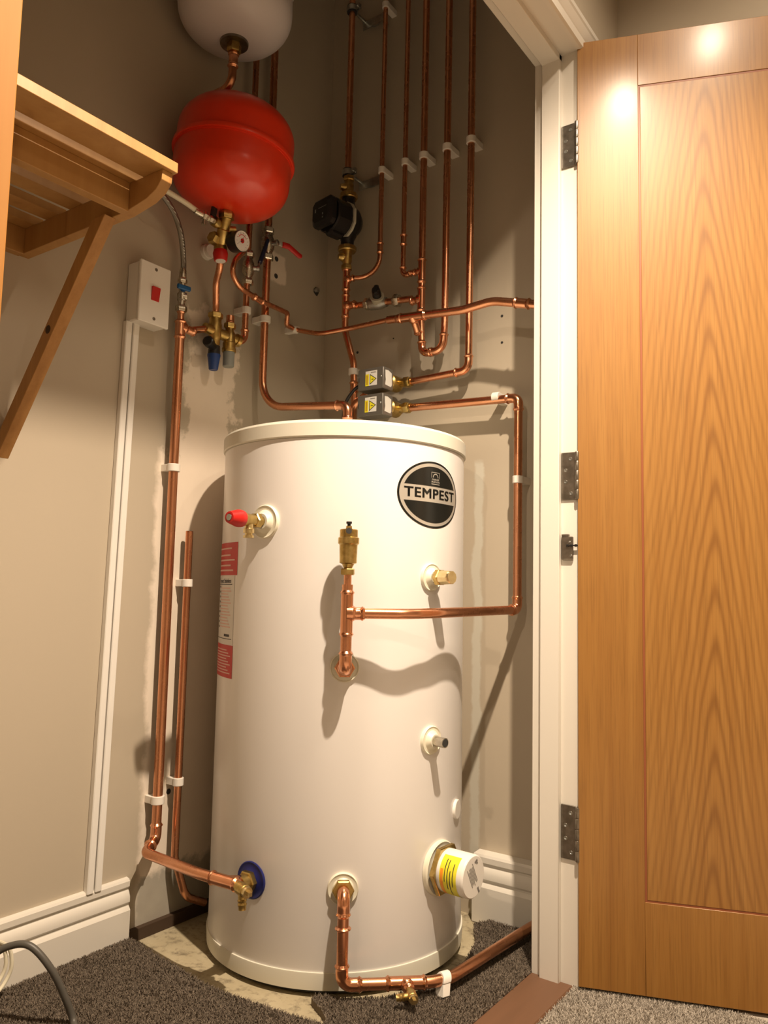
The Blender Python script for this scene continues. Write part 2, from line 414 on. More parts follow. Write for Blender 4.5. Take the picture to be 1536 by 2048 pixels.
# text -> flat triangles in (x, y)
def text_tris(txt, size, bold=0.0, align='CENTER', space=1.0):
    cu = bpy.data.curves.new('t', 'FONT'); cu.body = txt; cu.size = size; cu.align_x = align; cu.align_y = 'CENTER'
    cu.offset = bold; cu.space_character = space; cu.resolution_u = 4
    o = bpy.data.objects.new('t', cu); COL.objects.link(o)
    dg = bpy.context.evaluated_depsgraph_get(); me = bpy.data.meshes.new_from_object(o.evaluated_get(dg))
    vs = [(v.co.x, v.co.y) for v in me.vertices]; fs = [tuple(p.vertices) for p in me.polygons]
    bpy.data.objects.remove(o); bpy.data.curves.remove(cu); bpy.data.meshes.remove(me)
    return vs, fs
W, Y = -1.537, 1.821                                   # inner faces of the left and the back wall
XI, XO = -0.742, -0.640                               # inner and outer face of the door lining / front wall
# ------------------------------------------------------------------ room shell
b = B(); bx(b, W-0.1, W, -0.45, Y+0.1, -0.05, 2.95); struct('wall_left', b, WALL_L)
b = B(); bx(b, W, XI+0.03, Y, Y+0.1, -0.05, 2.95); struct('wall_back', b, WALL_B)
b = B(); bx(b, W, XI+0.03, -0.45, -0.35, -0.05, 2.95); struct('wall_closet_end', b, WALL)
b = B(); bx(b, XI, XO-0.012, 1.625, 2.05, -0.05, 2.95); bx(b, XI, XO-0.012, -0.01, 1.625, 2.01, 2.95); bx(b, XI, XO-0.012, -3.0, -0.01, -0.05, 2.95)
struct('wall_front', b, WALL)
b = B(); bx(b, XI, 1.7, 1.905, 2.0, -0.05, 2.42); struct('wall_room_far', b, WALL)
b = B(); bx(b, 1.7, 1.8, -3.0, 2.0, -0.05, 2.42); struct('wall_room_right', b, WALL)
b = B(); bx(b, XI, 1.8, -3.1, -3.0, -0.05, 2.42); struct('wall_room_near', b, WALL)
b = B(); bx(b, XO-0.012, 1.8, -3.1, 2.1, 2.40, 2.5); bx(b, W-0.1, XO-0.012, -0.45, 2.1, 2.90, 2.96); struct('ceiling', b, CEIL)
b = B(); bx(b, W-0.1, 1.8, -3.1, 2.1, -0.1, -0.014); struct('floor', b, SCREED)

# door lining, stop and architrave (white gloss)
NEAR_J = 0.02
b = B()
for y0, y1 in ((1.605, 1.628), (NEAR_J-0.023, NEAR_J)): bx(b, XI-0.003, XO, y0, y1, -0.012, 2.02)
bx(b, XI-0.003, XO, NEAR_J-0.023, 1.628, 1.997, 2.02)
struct('trim_1', b, WHITE_PAINT, bevel=0.0015)
b = B(); a0, a1 = -0.722, -0.679
bx(b, a0, a1, 1.592, 1.606, -0.012, 1.998); bx(b, a0, a1, NEAR_J-0.001, NEAR_J+0.013, -0.012, 1.998)
bx(b, a0, a1, NEAR_J, 1.606, 1.983, 1.998)
struct('trim_2', b, WHITE_PAINT, bevel=0.0015)
# moulded architrave on the room face, profile (distance from opening, projection)
AP = [(0.009,0.0),(0.009,0.009),(0.012,0.0140),(0.030,0.015),(0.034,0.012),(0.038,0.0155),(0.052,0.022),(0.058,0.019),(0.061,0.022),(0.072,0.022),(0.075,0.019),(0.075,0.0)]
b = B(); XA = XO
r0 = [(XA+q, 1.605+p_, -0.01) for p_, q in AP]; r1 = [(XA+q, 1.605+p_, 1.983+p_) for p_, q in AP]
r2 = [(XA+q, NEAR_J-p_, 1.983+p_) for p_, q in AP]; r3 = [(XA+q, NEAR_J-p_, -0.01) for p_, q in AP]
loft(b, [[Vector(p_) for p_ in r] for r in (r0, r1, r2, r3)]); struct('trim_3', b, WHITE_PAINT, angle=25)

# skirting: profile (projection, height)
SP = [(0,0),(0.018,0),(0.018,0.078),(0.015,0.083),(0.0115,0.087),(0.0115,0.091),(0.0155,0.096),(0.0155,0.108),(0.011,0.118),(0.008,0.1215),(0.008,0.126),(0.012,0.130),(0.012,0.142),(0.009,0.147),(0,0.149)]
def skirting(name, p0, p1, nrm, zs=1.0, z0=-0.012, pk=0.0):
    b = B(); n = Vector(nrm)
    rr = [[Vector(p_) + n*(q + (pk if q > 0 else 0)) + Vector((0,0,z0+h*zs)) for q, h in SP] for p_ in (p0, p1)]
    loft(b, rr); return struct(name, b, WHITE_PAINT, angle=28)
skirting('baseboard_left', (W, -0.35, 0), (W, 1.190, 0), (1,0,0), 0.95)
skirting('baseboard_back', (XI-0.003, Y, 0), (-0.985, Y, 0), (0,-1,0), 1.07, pk=0.020)
skirting('baseboard_front', (XI, 1.775, 0), (XI, 1.64, 0), (-1,0,0), 1.07)

b = B(); bx(b, W, W+0.014, 1.195, Y, -0.014, 0.012); struct('trim_5', b, DARKWOOD)
# threshold strip
b = B(); cbox(b, ((-0.745-0.652)/2, 0.83, -0.007), (1.55, 0.093, 0.016), (Vector((0,1,0)), Vector((1,0,0)), Vector((0,0,1))), 0.003)
o = struct('trim_4', b, THRESH)

# ------------------------------------------------------------------ oak door, opened outwards about 110 degrees
DD = Vector((0.9348, 0.3551, 0)); DN = Vector((0.3551, -0.9348, 0)); HP = Vector((-0.638, 1.595, 0))
dw, dz0, dz1, th = 0.762, 0.006, 2.006, 0.035
door = bpy.data.objects.new('oak_door', None); COL.objects.link(door); door.location = (HP.x, HP.y, dz0)
door.rotation_euler = (0, 0, math.atan2(DD.y, DD.x))
tag(door, 'open oak veneer door with one tall flat panel outlined by a thin dark inlay', 'door')
def dpart(name, x0, x1, z0, z1, m, y0=0.0, y1=th, parent=door, bev=0.0008):
    b = B(); bx(b, x0, x1, y0, y1, z0, z1); me = build(name, b, m, None, bevel=bev); me.parent = parent; return me
H = dz1-dz0; sx, zt, zb = 0.128, H-0.118, 0.176
dpart('stile', 0, sx, 0, H, OAK_V); dpart('stile', dw-sx, dw, 0, H, OAK_V)
dpart('top_rail', sx, dw-sx, zt, H, OAK_H); dpart('bottom_rail', sx, dw-sx, 0, zb, OAK_H)
g = 0.004
pn = dpart('panel', sx+g, dw-sx-g, zb+g, zt-g, OAK_P, 0.0004)
b = B(); bx(b, sx, sx+g, 0.0012, th-0.0012, zb, zt); bx(b, dw-sx-g, dw-sx, 0.0012, th-0.0012, zb, zt)
bx(b, sx+g, dw-sx-g, 0.0012, th-0.0012, zb, zb+g); bx(b, sx+g, dw-sx-g, 0.0012, th-0.0012, zt-g, zt)
il = build('inlay_line', b, INLAY); il.parent = door; il['label'] = 'dark red-brown inlay line'

# butt hinges between door and lining
for k, (z0, z1, lab) in enumerate(((1.727, 1.826, 'top butt hinge of the oak door, dark bronzed steel'), (0.983, 1.085, 'middle butt hinge of the oak door, bronzed steel beside the centre of the cylinder'), (0.244, 0.351, 'lowest butt hinge of the oak door, near the floor'))):
    root = thing('butt_hinge', lab, 'hinge', (-0.655, 1.603, z0), 'hinges of the oak door')
    b = B(); bx(b, -0.678, -0.643, 1.6015, 1.606, z0, z1); lf = build('hinge_leaf', b, STEEL, root, bevel=0.0006)
    b = B()
    for i in range(5):
        lathe(b, [(0, 0.0046), (0.001, 0.005), ((z1-z0)/5-0.0016, 0.005), ((z1-z0)/5-0.0008, 0.0046)], (-0.6405, 1.598, z0+i*(z1-z0)/5), (0,0,1), 14)
    build('knuckle', b, STEEL, root)
    for i, (xx, zz) in enumerate(((-0.656, 0.13), (-0.668, 0.38), (-0.668, 0.62), (-0.657, 0.86))):
        b = B(); lathe(b, [(0, 0.0042), (0.0006, 0.0040), (0.0006, 0.0020), (0.0001, 0.0016)], (xx, 1.6015, z0+(z1-z0)*zz), (0,-1,0), 14); build('screw', b, ZINC, lf)
# concealed chain closer
root = thing('door_closer', 'bronzed chain door closer plate let into the white lining, chain running to the door', 'door closer', (-0.66, 1.6, 0.855))
b = B(); cbox(b, (-0.664, 1.6015, 0.880), (0.049, 0.026, 0.006), (Vector((0,0,1)), Vector((1,0,0)), Vector((0,1,0))), 0.0015)
bx(b, -0.676, -0.660, 1.599, 1.605, 0.904, 0.909); build('plate', b, STEEL, root)
b = B()
for i in range(7):
    q = Vector((-0.662+i*0.0045, 1.597+i*0.0003, 0.885)); ax_ = (Vector((1,0,0)), Vector((0,1,0)), Vector((0,0,1)))
    cbox(b, q, (0.0058, 0.0045 if i % 2 else 0.0028, 0.0030 if i % 2 else 0.0055), ax_, 0.0008)
build('chain', b, BLACK, root)
b = B(); lathe(b, [(0, 0.0028), (0.001, 0.0022)], (-0.658, 1.5985, 0.892), (0,-1,0), 12); build('screw', b, ZINC, root); b = B(); lathe(b, [(0, 0.0028), (0.001, 0.0022)], (-0.655, 1.5985, 0.863), (0,-1,0), 12)
build('screw', b, ZINC, root)

# ------------------------------------------------------------------ carpets with real pile
def inside(poly, x, y):
    c = False; j = len(poly)-1
    for i in range(len(poly)):
        xi, yi = poly[i]; xj, yj = poly[j]
        if (yi > y) != (yj > y) and x < (xj-xi)*(y-yi)/(yj-yi)+xi: c = not c
        j = i
    return c
def carpet(name, label, poly, m, zt_, pile, dens, seed, focus=None):
    rnd = random.Random(seed)
    b = B(); n = len(poly)
    loft(b, [[Vector((x, y, -0.0135)) for x, y in poly], [Vector((x, y, zt_)) for x, y in poly]])
    base = build(name, b, m, angle=60); tag(base, label, 'carpet')
    xs = [q[0] for q in poly]; ys = [q[1] for q in poly]
    if focus: x0, x1, y0, y1 = focus
    else: x0, x1, y0, y1 = min(xs), max(xs), min(ys), max(ys)
    vs = []; fs = []; N = int((x1-x0)*(y1-y0)*dens)
    for k in range(N):
        x, y = rnd.uniform(x0, x1), rnd.uniform(y0, y1)
        if not inside(poly, x, y): continue
        a = rnd.uniform(0, 6.283); wd = rnd.uniform(0.0007, 0.0013); hh = pile*rnd.uniform(0.5, 1.2)
        lx_, ly_ = rnd.gauss(0, 0.0028), rnd.gauss(0, 0.0028); c, s = math.cos(a)*wd, math.sin(a)*wd
        o = len(vs); vs += [(x-c, y-s, zt_-0.001), (x+c, y+s, zt_-0.001), (x+lx_+c*0.5, y+ly_+s*0.5, zt_+hh), (x+lx_-c*0.5, y+ly_-s*0.5, zt_+hh)]
        fs.append((o, o+1, o+2, o+3))
    bb = B(); bb.v = [Vector(q) for q in vs]; bb.f = fs; bb.mi = [0]*len(fs)
    pl = build('carpet_pile', bb, m, base); pl['kind'] = 'stuff'
    return base
edgeL = [(-1.519, 1.192), (-1.46, 1.186), (-1.40, 1.176), (-1.33, 1.168), (-1.255, 1.158), (-1.19, 1.155), (-1.12, 1.163), (-1.05, 1.170), (-0.985, 1.180), (-0.955, 1.186)]
polyA = [(-1.519, -0.34), (-0.745, -0.34), (-0.745, 1.12), (-0.93, 1.15)] + [(-0.955, 1.186)] + list(reversed(edgeL[:-1]))
carpet('closet_carpet', 'dark grey cut pile carpet in front of the cylinder, trimmed along a rough edge', polyA, CARPET_D, 0.000, 0.0050, 380000, 1, (-1.52, -0.745, 0.62, 1.20))
polyB = [(-0.955, 1.186), (-0.93, 1.15), (-0.745, 1.12), (-0.745, 1.779), (-0.935, 1.779), (-0.955, 1.74), (-0.905, 1.66), (-0.875, 1.56), (-0.872, 1.48), (-0.885, 1.40), (-0.925, 1.325), (-0.985, 1.278), (-1.03, 1.262), (-1.035, 1.245), (-0.99, 1.222), (-0.965, 1.205)]
carpet('carpet_offcut', 'dark grey carpet piece beside the cylinder running to the white skirting', polyB, CARPET_D, 0.000, 0.0055, 380000, 2)
polyC = [(-0.650, -2.9), (1.69, -2.9), (1.69, 1.9), (-0.650, 1.9)]
carpet('room_carpet', 'pale grey-beige carpet outside the doorway under the oak door', polyC, CARPET_L, -0.003, 0.0055, 380000, 3, (-0.65, -0.1, 1.15, 1.7))

# ------------------------------------------------------------------ hot water cylinder
CX, CY_, CR, LX, LY = -1.1986, 1.5207, 0.29, -0.0081, 0.0019
def CP(ang, z, out=0.0):
    a = math.radians(ang); return Vector((CX+LX*z+(CR+out)*math.cos(a), CY_+LY*z+(CR+out)*math.sin(a), z))
CUP = Vector((LX, LY, 1)).normalized()
cyl = thing('hot_water_cylinder', 'tall white unvented hot water cylinder with cream lid standing in the closet', 'hot water cylinder', (CX, CY_, -0.012))
b = B(); lathe(b, [(0.012, CR-0.02), (0.012, CR-0.004), (0.030, CR), (1.098, CR), (1.10, CR-0.004)], (CX, CY_, 0), CUP, 128, (0,1,0)); build('cylinder_body', b, CYL_WHITE, cyl, angle=30)
b = B(); lathe(b, [(-0.002, CR-0.004), (-0.002, CR+0.002), (0.028, CR+0.0035), (0.031, CR+0.003), (0.031, CR-0.002)], (CX, CY_, 0), CUP, 128, (0,1,0)); build('base_ring', b, LID_MAT, cyl)
b = B(); lathe(b, [(-0.012, CR-0.012), (0.0, CR-0.012)], (CX, CY_, 0), CUP, 96, (0,1,0)); build('foot', b, SOOT, cyl)
b = B(); lathe(b, [(1.0985, CR-0.003), (1.100, CR+0.003), (1.102, CR+0.0045), (1.130, CR+0.0045), (1.1355, CR+0.001), (1.139, CR-0.010), (1.141, CR-0.05), (1.142, 0.0001)], (CX, CY_, 0), CUP, 128, (0,1,0)); build('lid', b, LID_MAT, cyl, angle=30)
def cyl_patch(b, ang0, z0, uv, faces, off, mi=0):
    """maps flat (u metres along the surface, v up) shapes onto the shell"""
    vs = [CP(ang0 + math.degrees(u_/CR), z0+v_, off) for u_, v_ in uv]
    b.add(vs, faces, mi)
def strips(u0, u1, v0, v1, n):
    uv = []; fs = []
    for i in range(n+1):
        u_ = u0+(u1-u0)*i/n; uv += [(u_, v0), (u_, v1)]
    for i in range(n): fs.append((2*i, 2*i+2, 2*i+3, 2*i+1))
    return uv, fs
def disc_uv(rx, ry, n=64, rings=10, cut=None):
    """ellipse sliced in vertical strips; cut keeps only v above / below a value"""
    uv = []; fs = []; N = 48
    for i in range(N+1):
        a = math.pi*i/N; u_ = -rx*math.cos(a); v_ = ry*math.sin(a); lo, hi = -v_, v_
        if cut:
            if cut[0] == 'above': lo = min(max(lo, cut[1]), hi) if hi > cut[1] else cut[1]; hi = max(hi, cut[1])
            else: hi = max(min(hi, cut[1]), lo) if lo < cut[1] else cut[1]; lo = min(lo, cut[1])
        uv += [(u_, lo), (u_, hi)]
    for i in range(N): fs.append((2*i, 2*i+2, 2*i+3, 2*i+1))
    return uv, fs
# oval name badge
b = B(); LA, LZ = -9.8, 0.992
uv, fs = disc_uv(0.0985, 0.0735); cyl_patch(b, LA, LZ, uv, fs, 0.0005, 0)
uv, fs = disc_uv(0.0935, 0.0690); cyl_patch(b, LA, LZ, uv, fs, 0.0008, 1)
uv, fs = disc_uv(0.0855, 0.0620, cut=('above', 0.0185)); cyl_patch(b, LA, LZ, uv, fs, 0.0011, 0)
uv, fs = disc_uv(0.0855, 0.0620, cut=('below', -0.0165)); cyl_patch(b, LA, LZ, uv, fs, 0.0011, 0)
uv, fs = text_tris('TEMPEST', 0.0300, 0.0, space=1.10)
uv = [(x*1.28, y) for x, y in uv]
uv, fs = [(x+dx_, y+dy_) for dx_ in (-0.0010, 0.0010) for dy_ in (-0.0005, 0.0005) for x, y in uv], [tuple(i+k_*len(uv) for i in f) for k_ in range(4) for f in fs]
cyl_patch(b, LA, LZ+0.001, uv, fs, 0.0014, 0)
uv, fs = text_tris('STAINLESS', 0.0052, 0.0001); cyl_patch(b, LA+1.2, LZ+0.0340, uv, fs, 0.0014, 1)
uv, fs = text_tris('PRODUCTS', 0.0052, 0.0001); cyl_patch(b, LA+1.2, LZ+0.0285, uv, fs, 0.0014, 1)
uv, fs = strips(-0.0135, 0.0135, 0.0232, 0.0247, 4); cyl_patch(b, LA+1.2, LZ, uv, fs, 0.0014, 1)
for (u0, u1, v0, v1) in ((-0.0135, 0.0135, 0.0495, 0.0505), (-0.0135, -0.0125, 0.0375, 0.05), (0.0125, 0.0135, 0.0375, 0.05)):
    uv, fs = strips(u0, u1, v0, v1, 2); cyl_patch(b, LA+1.2, LZ, uv, fs, 0.0014, 1)
aa = [(0.009*math.cos(math.radians(x)), 0.0385+0.009*math.sin(math.radians(x))) for x in range(0, 181, 20)]
ai = [(0.0072*math.cos(math.radians(x)), 0.0385+0.0072*math.sin(math.radians(x))) for x in range(0, 181, 20)]
cyl_patch(b, LA+1.2, LZ, aa+ai, [(i, i+1, i+11, i+10) for i in range(9)], 0.0014, 1)
bd = build('name_badge', b, [LOGO_BLACK, SILVER], cyl, angle=60); bd['label'] = 'black and silver oval badge with bold capital letters'
# information label on the left flank
b = B(); L0 = -104.6
def lab(u0, u1, z0, z1, mi, off):
    uv, fs = strips(u0, u1, 0, z1-z0, max(2, int((u1-u0)/0.012))); cyl_patch(b, L0, z0, uv, fs, off, mi)
lab(-0.150, 0.0, 0.808, 0.881, 0, 0.0006); lab(-0.150, -0.010, 0.655, 0.807, 1, 0.0006); lab(-0.150, -0.008, 0.583, 0.654, 0, 0.0006)
for z_, u_ in ((0.866, -0.028), (0.851, -0.034), (0.840, -0.012), (0.828, -0.032), (0.817, -0.018)): lab(-0.142, u_, z_, z_+0.0035, 4, 0.0010)
for k in range(9): lab(-0.142, -0.018-0.01*(k % 3), 0.592+k*0.0062, 0.5945+k*0.0062, 4, 0.0010)
for k in range(14): lab(-0.100, -0.024-0.006*(k % 4), 0.692+k*0.0066, 0.6945+k*0.0066, 3, 0.0010)
for k in range(9): lab(-0.118, -0.106, 0.690+k*0.0112, 0.6945+k*0.0112, 2, 0.0010)
lab(-0.142, -0.020, 0.7865, 0.7885, 2, 0.0010); lab(-0.060, -0.028, 0.672, 0.6775, 2, 0.0010); lab(-0.142, -0.016, 0.6665, 0.6680, 2, 0.0010)
uv, fs = text_tris('Tempest Stainless', 0.0135, 0.0003, 'RIGHT'); cyl_patch(b, L0, 0.795, [(x-0.026, y) for x, y in uv], fs, 0.0010, 2)
o = build('information_label', b, [LABEL_RED, PAPER, INK, PINK_INK, PINK_INK], cyl, angle=60); o['label'] = 'red and white printed label strip'
# port collars (cream mouldings) and the blue cold inlet collar
def collar(ang, z, r, m, name='port_collar', lab_=None, h=0.010):
    a = math.radians(ang); d = Vector((math.cos(a), math.sin(a), 0)); b = B()
    lathe(b, [(-0.004, r), (h*0.35, r), (h*0.6, r*0.95), (h*0.45, r*0.86), (h*0.5, r*0.70), (h, r*0.55), (h*1.5, r*0.45), (h*1.5, r*0.2)], CP(ang, z), d, 40)
    o = build(name, b, m, cyl)
    if lab_: o['label'] = lab_
    return CP(ang, z), d
A_TP, Z_TP = -86.8, 0.922
p_tp, d_tp = collar(A_TP, Z_TP, 0.036, CREAM)
p_fl, d_fl = collar(-50.2, 0.624, 0.030, CREAM)
p_rt, d_rt = collar(-49.0, 0.192, 0.031, CREAM)
p_pl, d_pl = collar(-11.0, 0.812, 0.030, CREAM)
p_st, d_st = collar(-10.0, 0.468, 0.030, CREAM)
p_im, d_im = collar(-3.0, 0.200, 0.056, CREAM, h=0.012)
p_ci, d_ci = collar(-88.5, 0.187, 0.037, FLANGE_BLUE, lab_='dark blue collar of the cold inlet', h=0.004)
b = B(); a = math.radians(12.5); d = Vector((math.cos(a), math.sin(a), 0)); lathe(b, [(-0.002, 0.021), (0.004, 0.021), (0.0055, 0.0195)], CP(12.5, 0.303), d, 32); build('blank_cap', b, WHITE_PLASTIC, cyl)
# bare stub of the lower pocket
root = thing('sensor_pocket', 'short open dull metal pipe stub in a cream collar on the cylinder below mid height', 'pipe stub', p_st)
b = B(); lathe(b, [(0, 0.013), (0.006, 0.013), (0.006, 0.0105), (0.034, 0.0105), (0.034, 0.0088)], p_st+d_st*0.008, d_st, 24); sb = build('stub', b, NICKEL, root)
b = B(); lathe(b, [(0, 0.0088), (0.0003, 0.0086)], p_st+d_st*0.0422, d_st, 24); build('bore', b, SOOT, sb)
# capped tapping
root = thing('blanking_plug', 'brass nut with bright brass cap on the right of the cylinder below the badge', 'plug', p_pl)
b = B(); lathe(b, [(0, 0.0135), (0.012, 0.0135)], p_pl+d_pl*0.012, d_pl, 24); build('tail', b, NICKEL, root)
b = B(); hexn(b, p_pl+d_pl*0.020, d_pl, 0.0185, 0.013); build('nut', b, BRASS, root)
b = B(); lathe(b, [(0, 0.0155), (0.004, 0.016), (0.022, 0.0145), (0.028, 0.0145), (0.030, 0.0135)], p_pl+d_pl*0.033, d_pl, 10); build('cap', b, BRASS_B, root)
# immersion heater
root = thing('immersion_heater', 'white round immersion heater cap with yellow warning label near the cylinder foot', 'immersion heater', p_im)
b = B(); hexn(b, p_im+d_im*0.010, d_im, 0.054, 0.011, ch=0.03); build('hex_flange', b, BRASS, root)
ih = d_im; base_p = p_im+d_im*0.020; RI = 0.0435
b = B(); lathe(b, [(0, RI), (0.060, RI), (0.063, RI-0.0008), (0.065, RI-0.003), (0.065, 0.001)], base_p, ih, 64); hc = build('heater_cap', b, WHITE_PLASTIC, root)
_, s_i, u_i = axes(ih)
def ihp(ang, h, off=0.0004): a = math.radians(ang); return base_p + ih*h + (s_i*math.cos(a) + u_i*math.sin(a))*(RI+off)
vis = -s_i                       # side toward the camera
sg = 1 if s_i.dot(Vector((0,-1,0))) > 0 else -1
def ih_band(b, a0, a1, h0, h1, mi, off=0.0005):
    n = 24; vs = []; fs = []
    for i in range(n+1):
        a = a0+(a1-a0)*i/n
        if sg < 0: a = 180-a
        vs += [ihp(a, h0, off), ihp(a, h1, off)]
    for i in range(n): fs.append((2*i, 2*i+2, 2*i+3, 2*i+1))
    b.add(vs, fs, mi)
b = B(); ih_band(b, -75, 62, 0.009, 0.050, 0); ih_band(b, -60, 22, 0.011, 0.018, 1, 0.0008)
for k, (a0, a1) in enumerate(((-10, 50), (-30, 48), (-50, 20), (-20, 40))): ih_band(b, a0, a1, 0.021+k*0.0065, 0.0228+k*0.0065, 2, 0.0008)
o = build('warning_label', b, [YELLOW, ORANGE, INK], hc, angle=80); o['label'] = 'bright yellow wrap-round label with orange bar'
b = B(); fc = base_p + ih*0.0653; e1 = s_i*sg; e2 = u_i      # e1 points to camera left side of the face
def face_rect(cu, cv, wu, wv, rot=-62):
    r_ = math.radians(rot); X_ = -e1*math.cos(r_) + e2*math.sin(-r_)*-1; X_ = (-e1)*math.cos(r_) + e2*math.sin(r_); Z_ = e1*math.sin(r_) + e2*math.cos(r_)
    cu, cv, wu, wv = cu*1.35, cv*1.35, wu*1.35, wv*1.35
    c = fc + X_*cu + Z_*cv; b.add([c-X_*wu/2-Z_*wv/2, c+X_*wu/2-Z_*wv/2, c+X_*wu/2+Z_*wv/2, c-X_*wu/2+Z_*wv/2], [(0,1,2,3)])
for k in range(7): face_rect(-0.004+0.002*(k % 2), 0.006-k*0.0026, 0.032-0.004*(k % 3), 0.0014)
face_rect(-0.016, 0.016, 0.004, 0.008); face_rect(-0.012, 0.017, 0.003, 0.004); face_rect(0.026, 0.002, 0.010, 0.004)
o = build('cap_print', b, INK_GREY, hc); 

# ------------------------------------------------------------------ valves and taps on the cylinder
# temperature and pressure relief valve
root = thing('relief_valve', 'brass relief valve with red cap on the upper left of the cylinder', 'valve', p_tp)
b = B(); q = p_tp+d_tp*0.012
lathe(b, [(0, 0.011), (0.016, 0.011)], q, d_tp, 20); hexn(b, q+d_tp*0.010, d_tp, 0.0165, 0.016); lathe(b, [(0.026, 0.012), (0.05, 0.0125), (0.056, 0.0145), (0.066, 0.015)], q, d_tp, 24)
build('valve_body', b, BRASS, root)
b = B(); qo = q+d_tp*0.040
lathe(b, [(0, 0.008), (0.018, 0.0095), (0.019, 0.0118), (0.028, 0.0118), (0.028, 0.008), (0.032, 0.008), (0.033, 0.0115), (0.038, 0.0115), (0.038, 0.008)], qo, (0,0,-1), 20); build('outlet', b, BRASS_B, root)
b = B(); lathe(b, [(0.064, 0.0175), (0.072, 0.0182), (0.078, 0.0175), (0.094, 0.0135), (0.100, 0.0118), (0.1005, 0.0075), (0.098, 0.007)], q, d_tp, 24); o = build('red_cap', b, RED, root); o['label'] = 'red plastic cap'
b = B(); lathe(b, [(0.0985, 0.0072), (0.1012, 0.0066), (0.1012, 0.0001)], q, d_tp, 20); build('cap_screw', b, ZINC, root)

# primary flow tee with automatic air vent
VX = p_fl + d_fl*0.052; VX = Vector((VX.x, VX.y, 0))
vt = lambda z: Vector((VX.x, VX.y, z))
r15, r22, r28 = 0.0078, 0.0112, 0.0114
R15, R22 = 0.0068, 0.0094              # the runs on the walls
TZ = 0.735
tee_dir = Vector((0.77, 0.637, 0)).normalized()
br0 = vt(TZ); K1 = br0 + tee_dir*0.125; K1.z = TZ+0.001
F_TOP = Vector((-0.8643, 1.775, 1.266))
run_a, path_a = run('copper pipe from the lower zone valve, down the right and forward to the cylinder front',
    [Vector((-1.2016, 1.7750, 1.2790)), F_TOP, Vector((-0.8643, 1.775, 0.742)), Vector((-0.868, 1.42, 0.738)), K1, br0], 0.0106, [0.016, 0.016, 0.14, 0.10], elbows=(1, 2), couplings=(), group=None)
run_v, path_v = run('upright copper pipe on the cylinder front below the brass air vent',
    [p_fl+d_fl*0.006, vt(0.624), vt(0.792)], r22, [0.018], elbows=(1,), tees=((vt(TZ), 0.046, tee_dir, 0.036),), group=None)
b = B(); hexn(b, p_fl+d_fl*0.004, d_fl, 0.021, 0.012); build('nut', b, COPPER_F, run_v)
b = B(); fit_sleeve(b, [vt(0.6885+0.0015*k) for k in range(3)], r22); 
# reduced top pipe and vent
root = thing('air_vent', 'brass bottle-shaped automatic air vent with tiny black cap on the upright copper pipe', 'air vent', vt(0.79))
b = B(); lathe(b, [(0, r15), (0.026, r15)], vt(0.788), (0,0,1), 20); o = build('tail_pipe', b, COPPER, root)
b = B(); o0 = vt(0.811)
hexn(b, o0, (0,0,1), 0.0148, 0.013); lathe(b, [(0.013, 0.008), (0.022, 0.0125), (0.024, 0.0172), (0.060, 0.0182), (0.063, 0.0212), (0.074, 0.0212), (0.076, 0.0182), (0.090, 0.0182), (0.0915, 0.0165), (0.0915, 0.006), (0.098, 0.006)], o0, (0,0,1), 28)
build('vent_body', b, BRASS, root)
side = (Vector((0,0,CAM_H))-Vector((VX.x, VX.y, CAM_H))).normalized()
b = B(); lathe(b, [(0.012, 0.0078), (0.020, 0.0078)], vt(0.811+0.087), side, 20); build('side_port', b, BRASS, root)
b = B(); lathe(b, [(0.0203, 0.0058), (0.0208, 0.0058)], vt(0.811+0.087), side, 20); build('port_bore', b, SOOT, root); b = B(); lathe(b, [(0.098, 0.0035), (0.102, 0.0035), (0.103, 0.0058), (0.107, 0.0058)], o0, (0,0,1), 16); build('black_cap', b, BLACK, root)

# primary return from the cylinder foot
RX = p_rt + d_rt*0.040
dn = lambda z: Vector((RX.x, RX.y, z))
fl0 = Vector((-0.9795, 1.2651, 0.0340)); 
pj = [Vector((-0.9347, 1.2896, 0.0280)), Vector((-0.8926, 1.3545, 0.0280)), Vector((-0.8458, 1.4167, 0.0280)), Vector((-0.8136, 1.4894, 0.0280)), Vector((-0.8038, 1.7125, 0.0280))]
e_low = Vector((RX.x, RX.y, 0.028)); dirf = (pj[1]-e_low).normalized()
pj1 = e_low + dirf*(pj[2]-e_low).length
run_r, path_r = run('copper pipe from the cylinder foot down and along the carpet to behind the door lining',
    [p_rt+d_rt*0.004, dn(0.192), e_low, pj1, Vector((-0.8073, 1.7647, 0.0300))], r22, [0.020, 0.020, 0.10], elbows=(1, 2), couplings=((dn(0.132), 0.004),),
    tees=((Vector((-0.8911, 1.3557, 0.0280)), 0.040, Vector((0.72, -0.66, 0.0)), 0.030, r15),), group=None)
b = B(); hexn(b, p_rt+d_rt*0.006, d_rt, 0.022, 0.012); build('nut', b, BRASS, run_r)
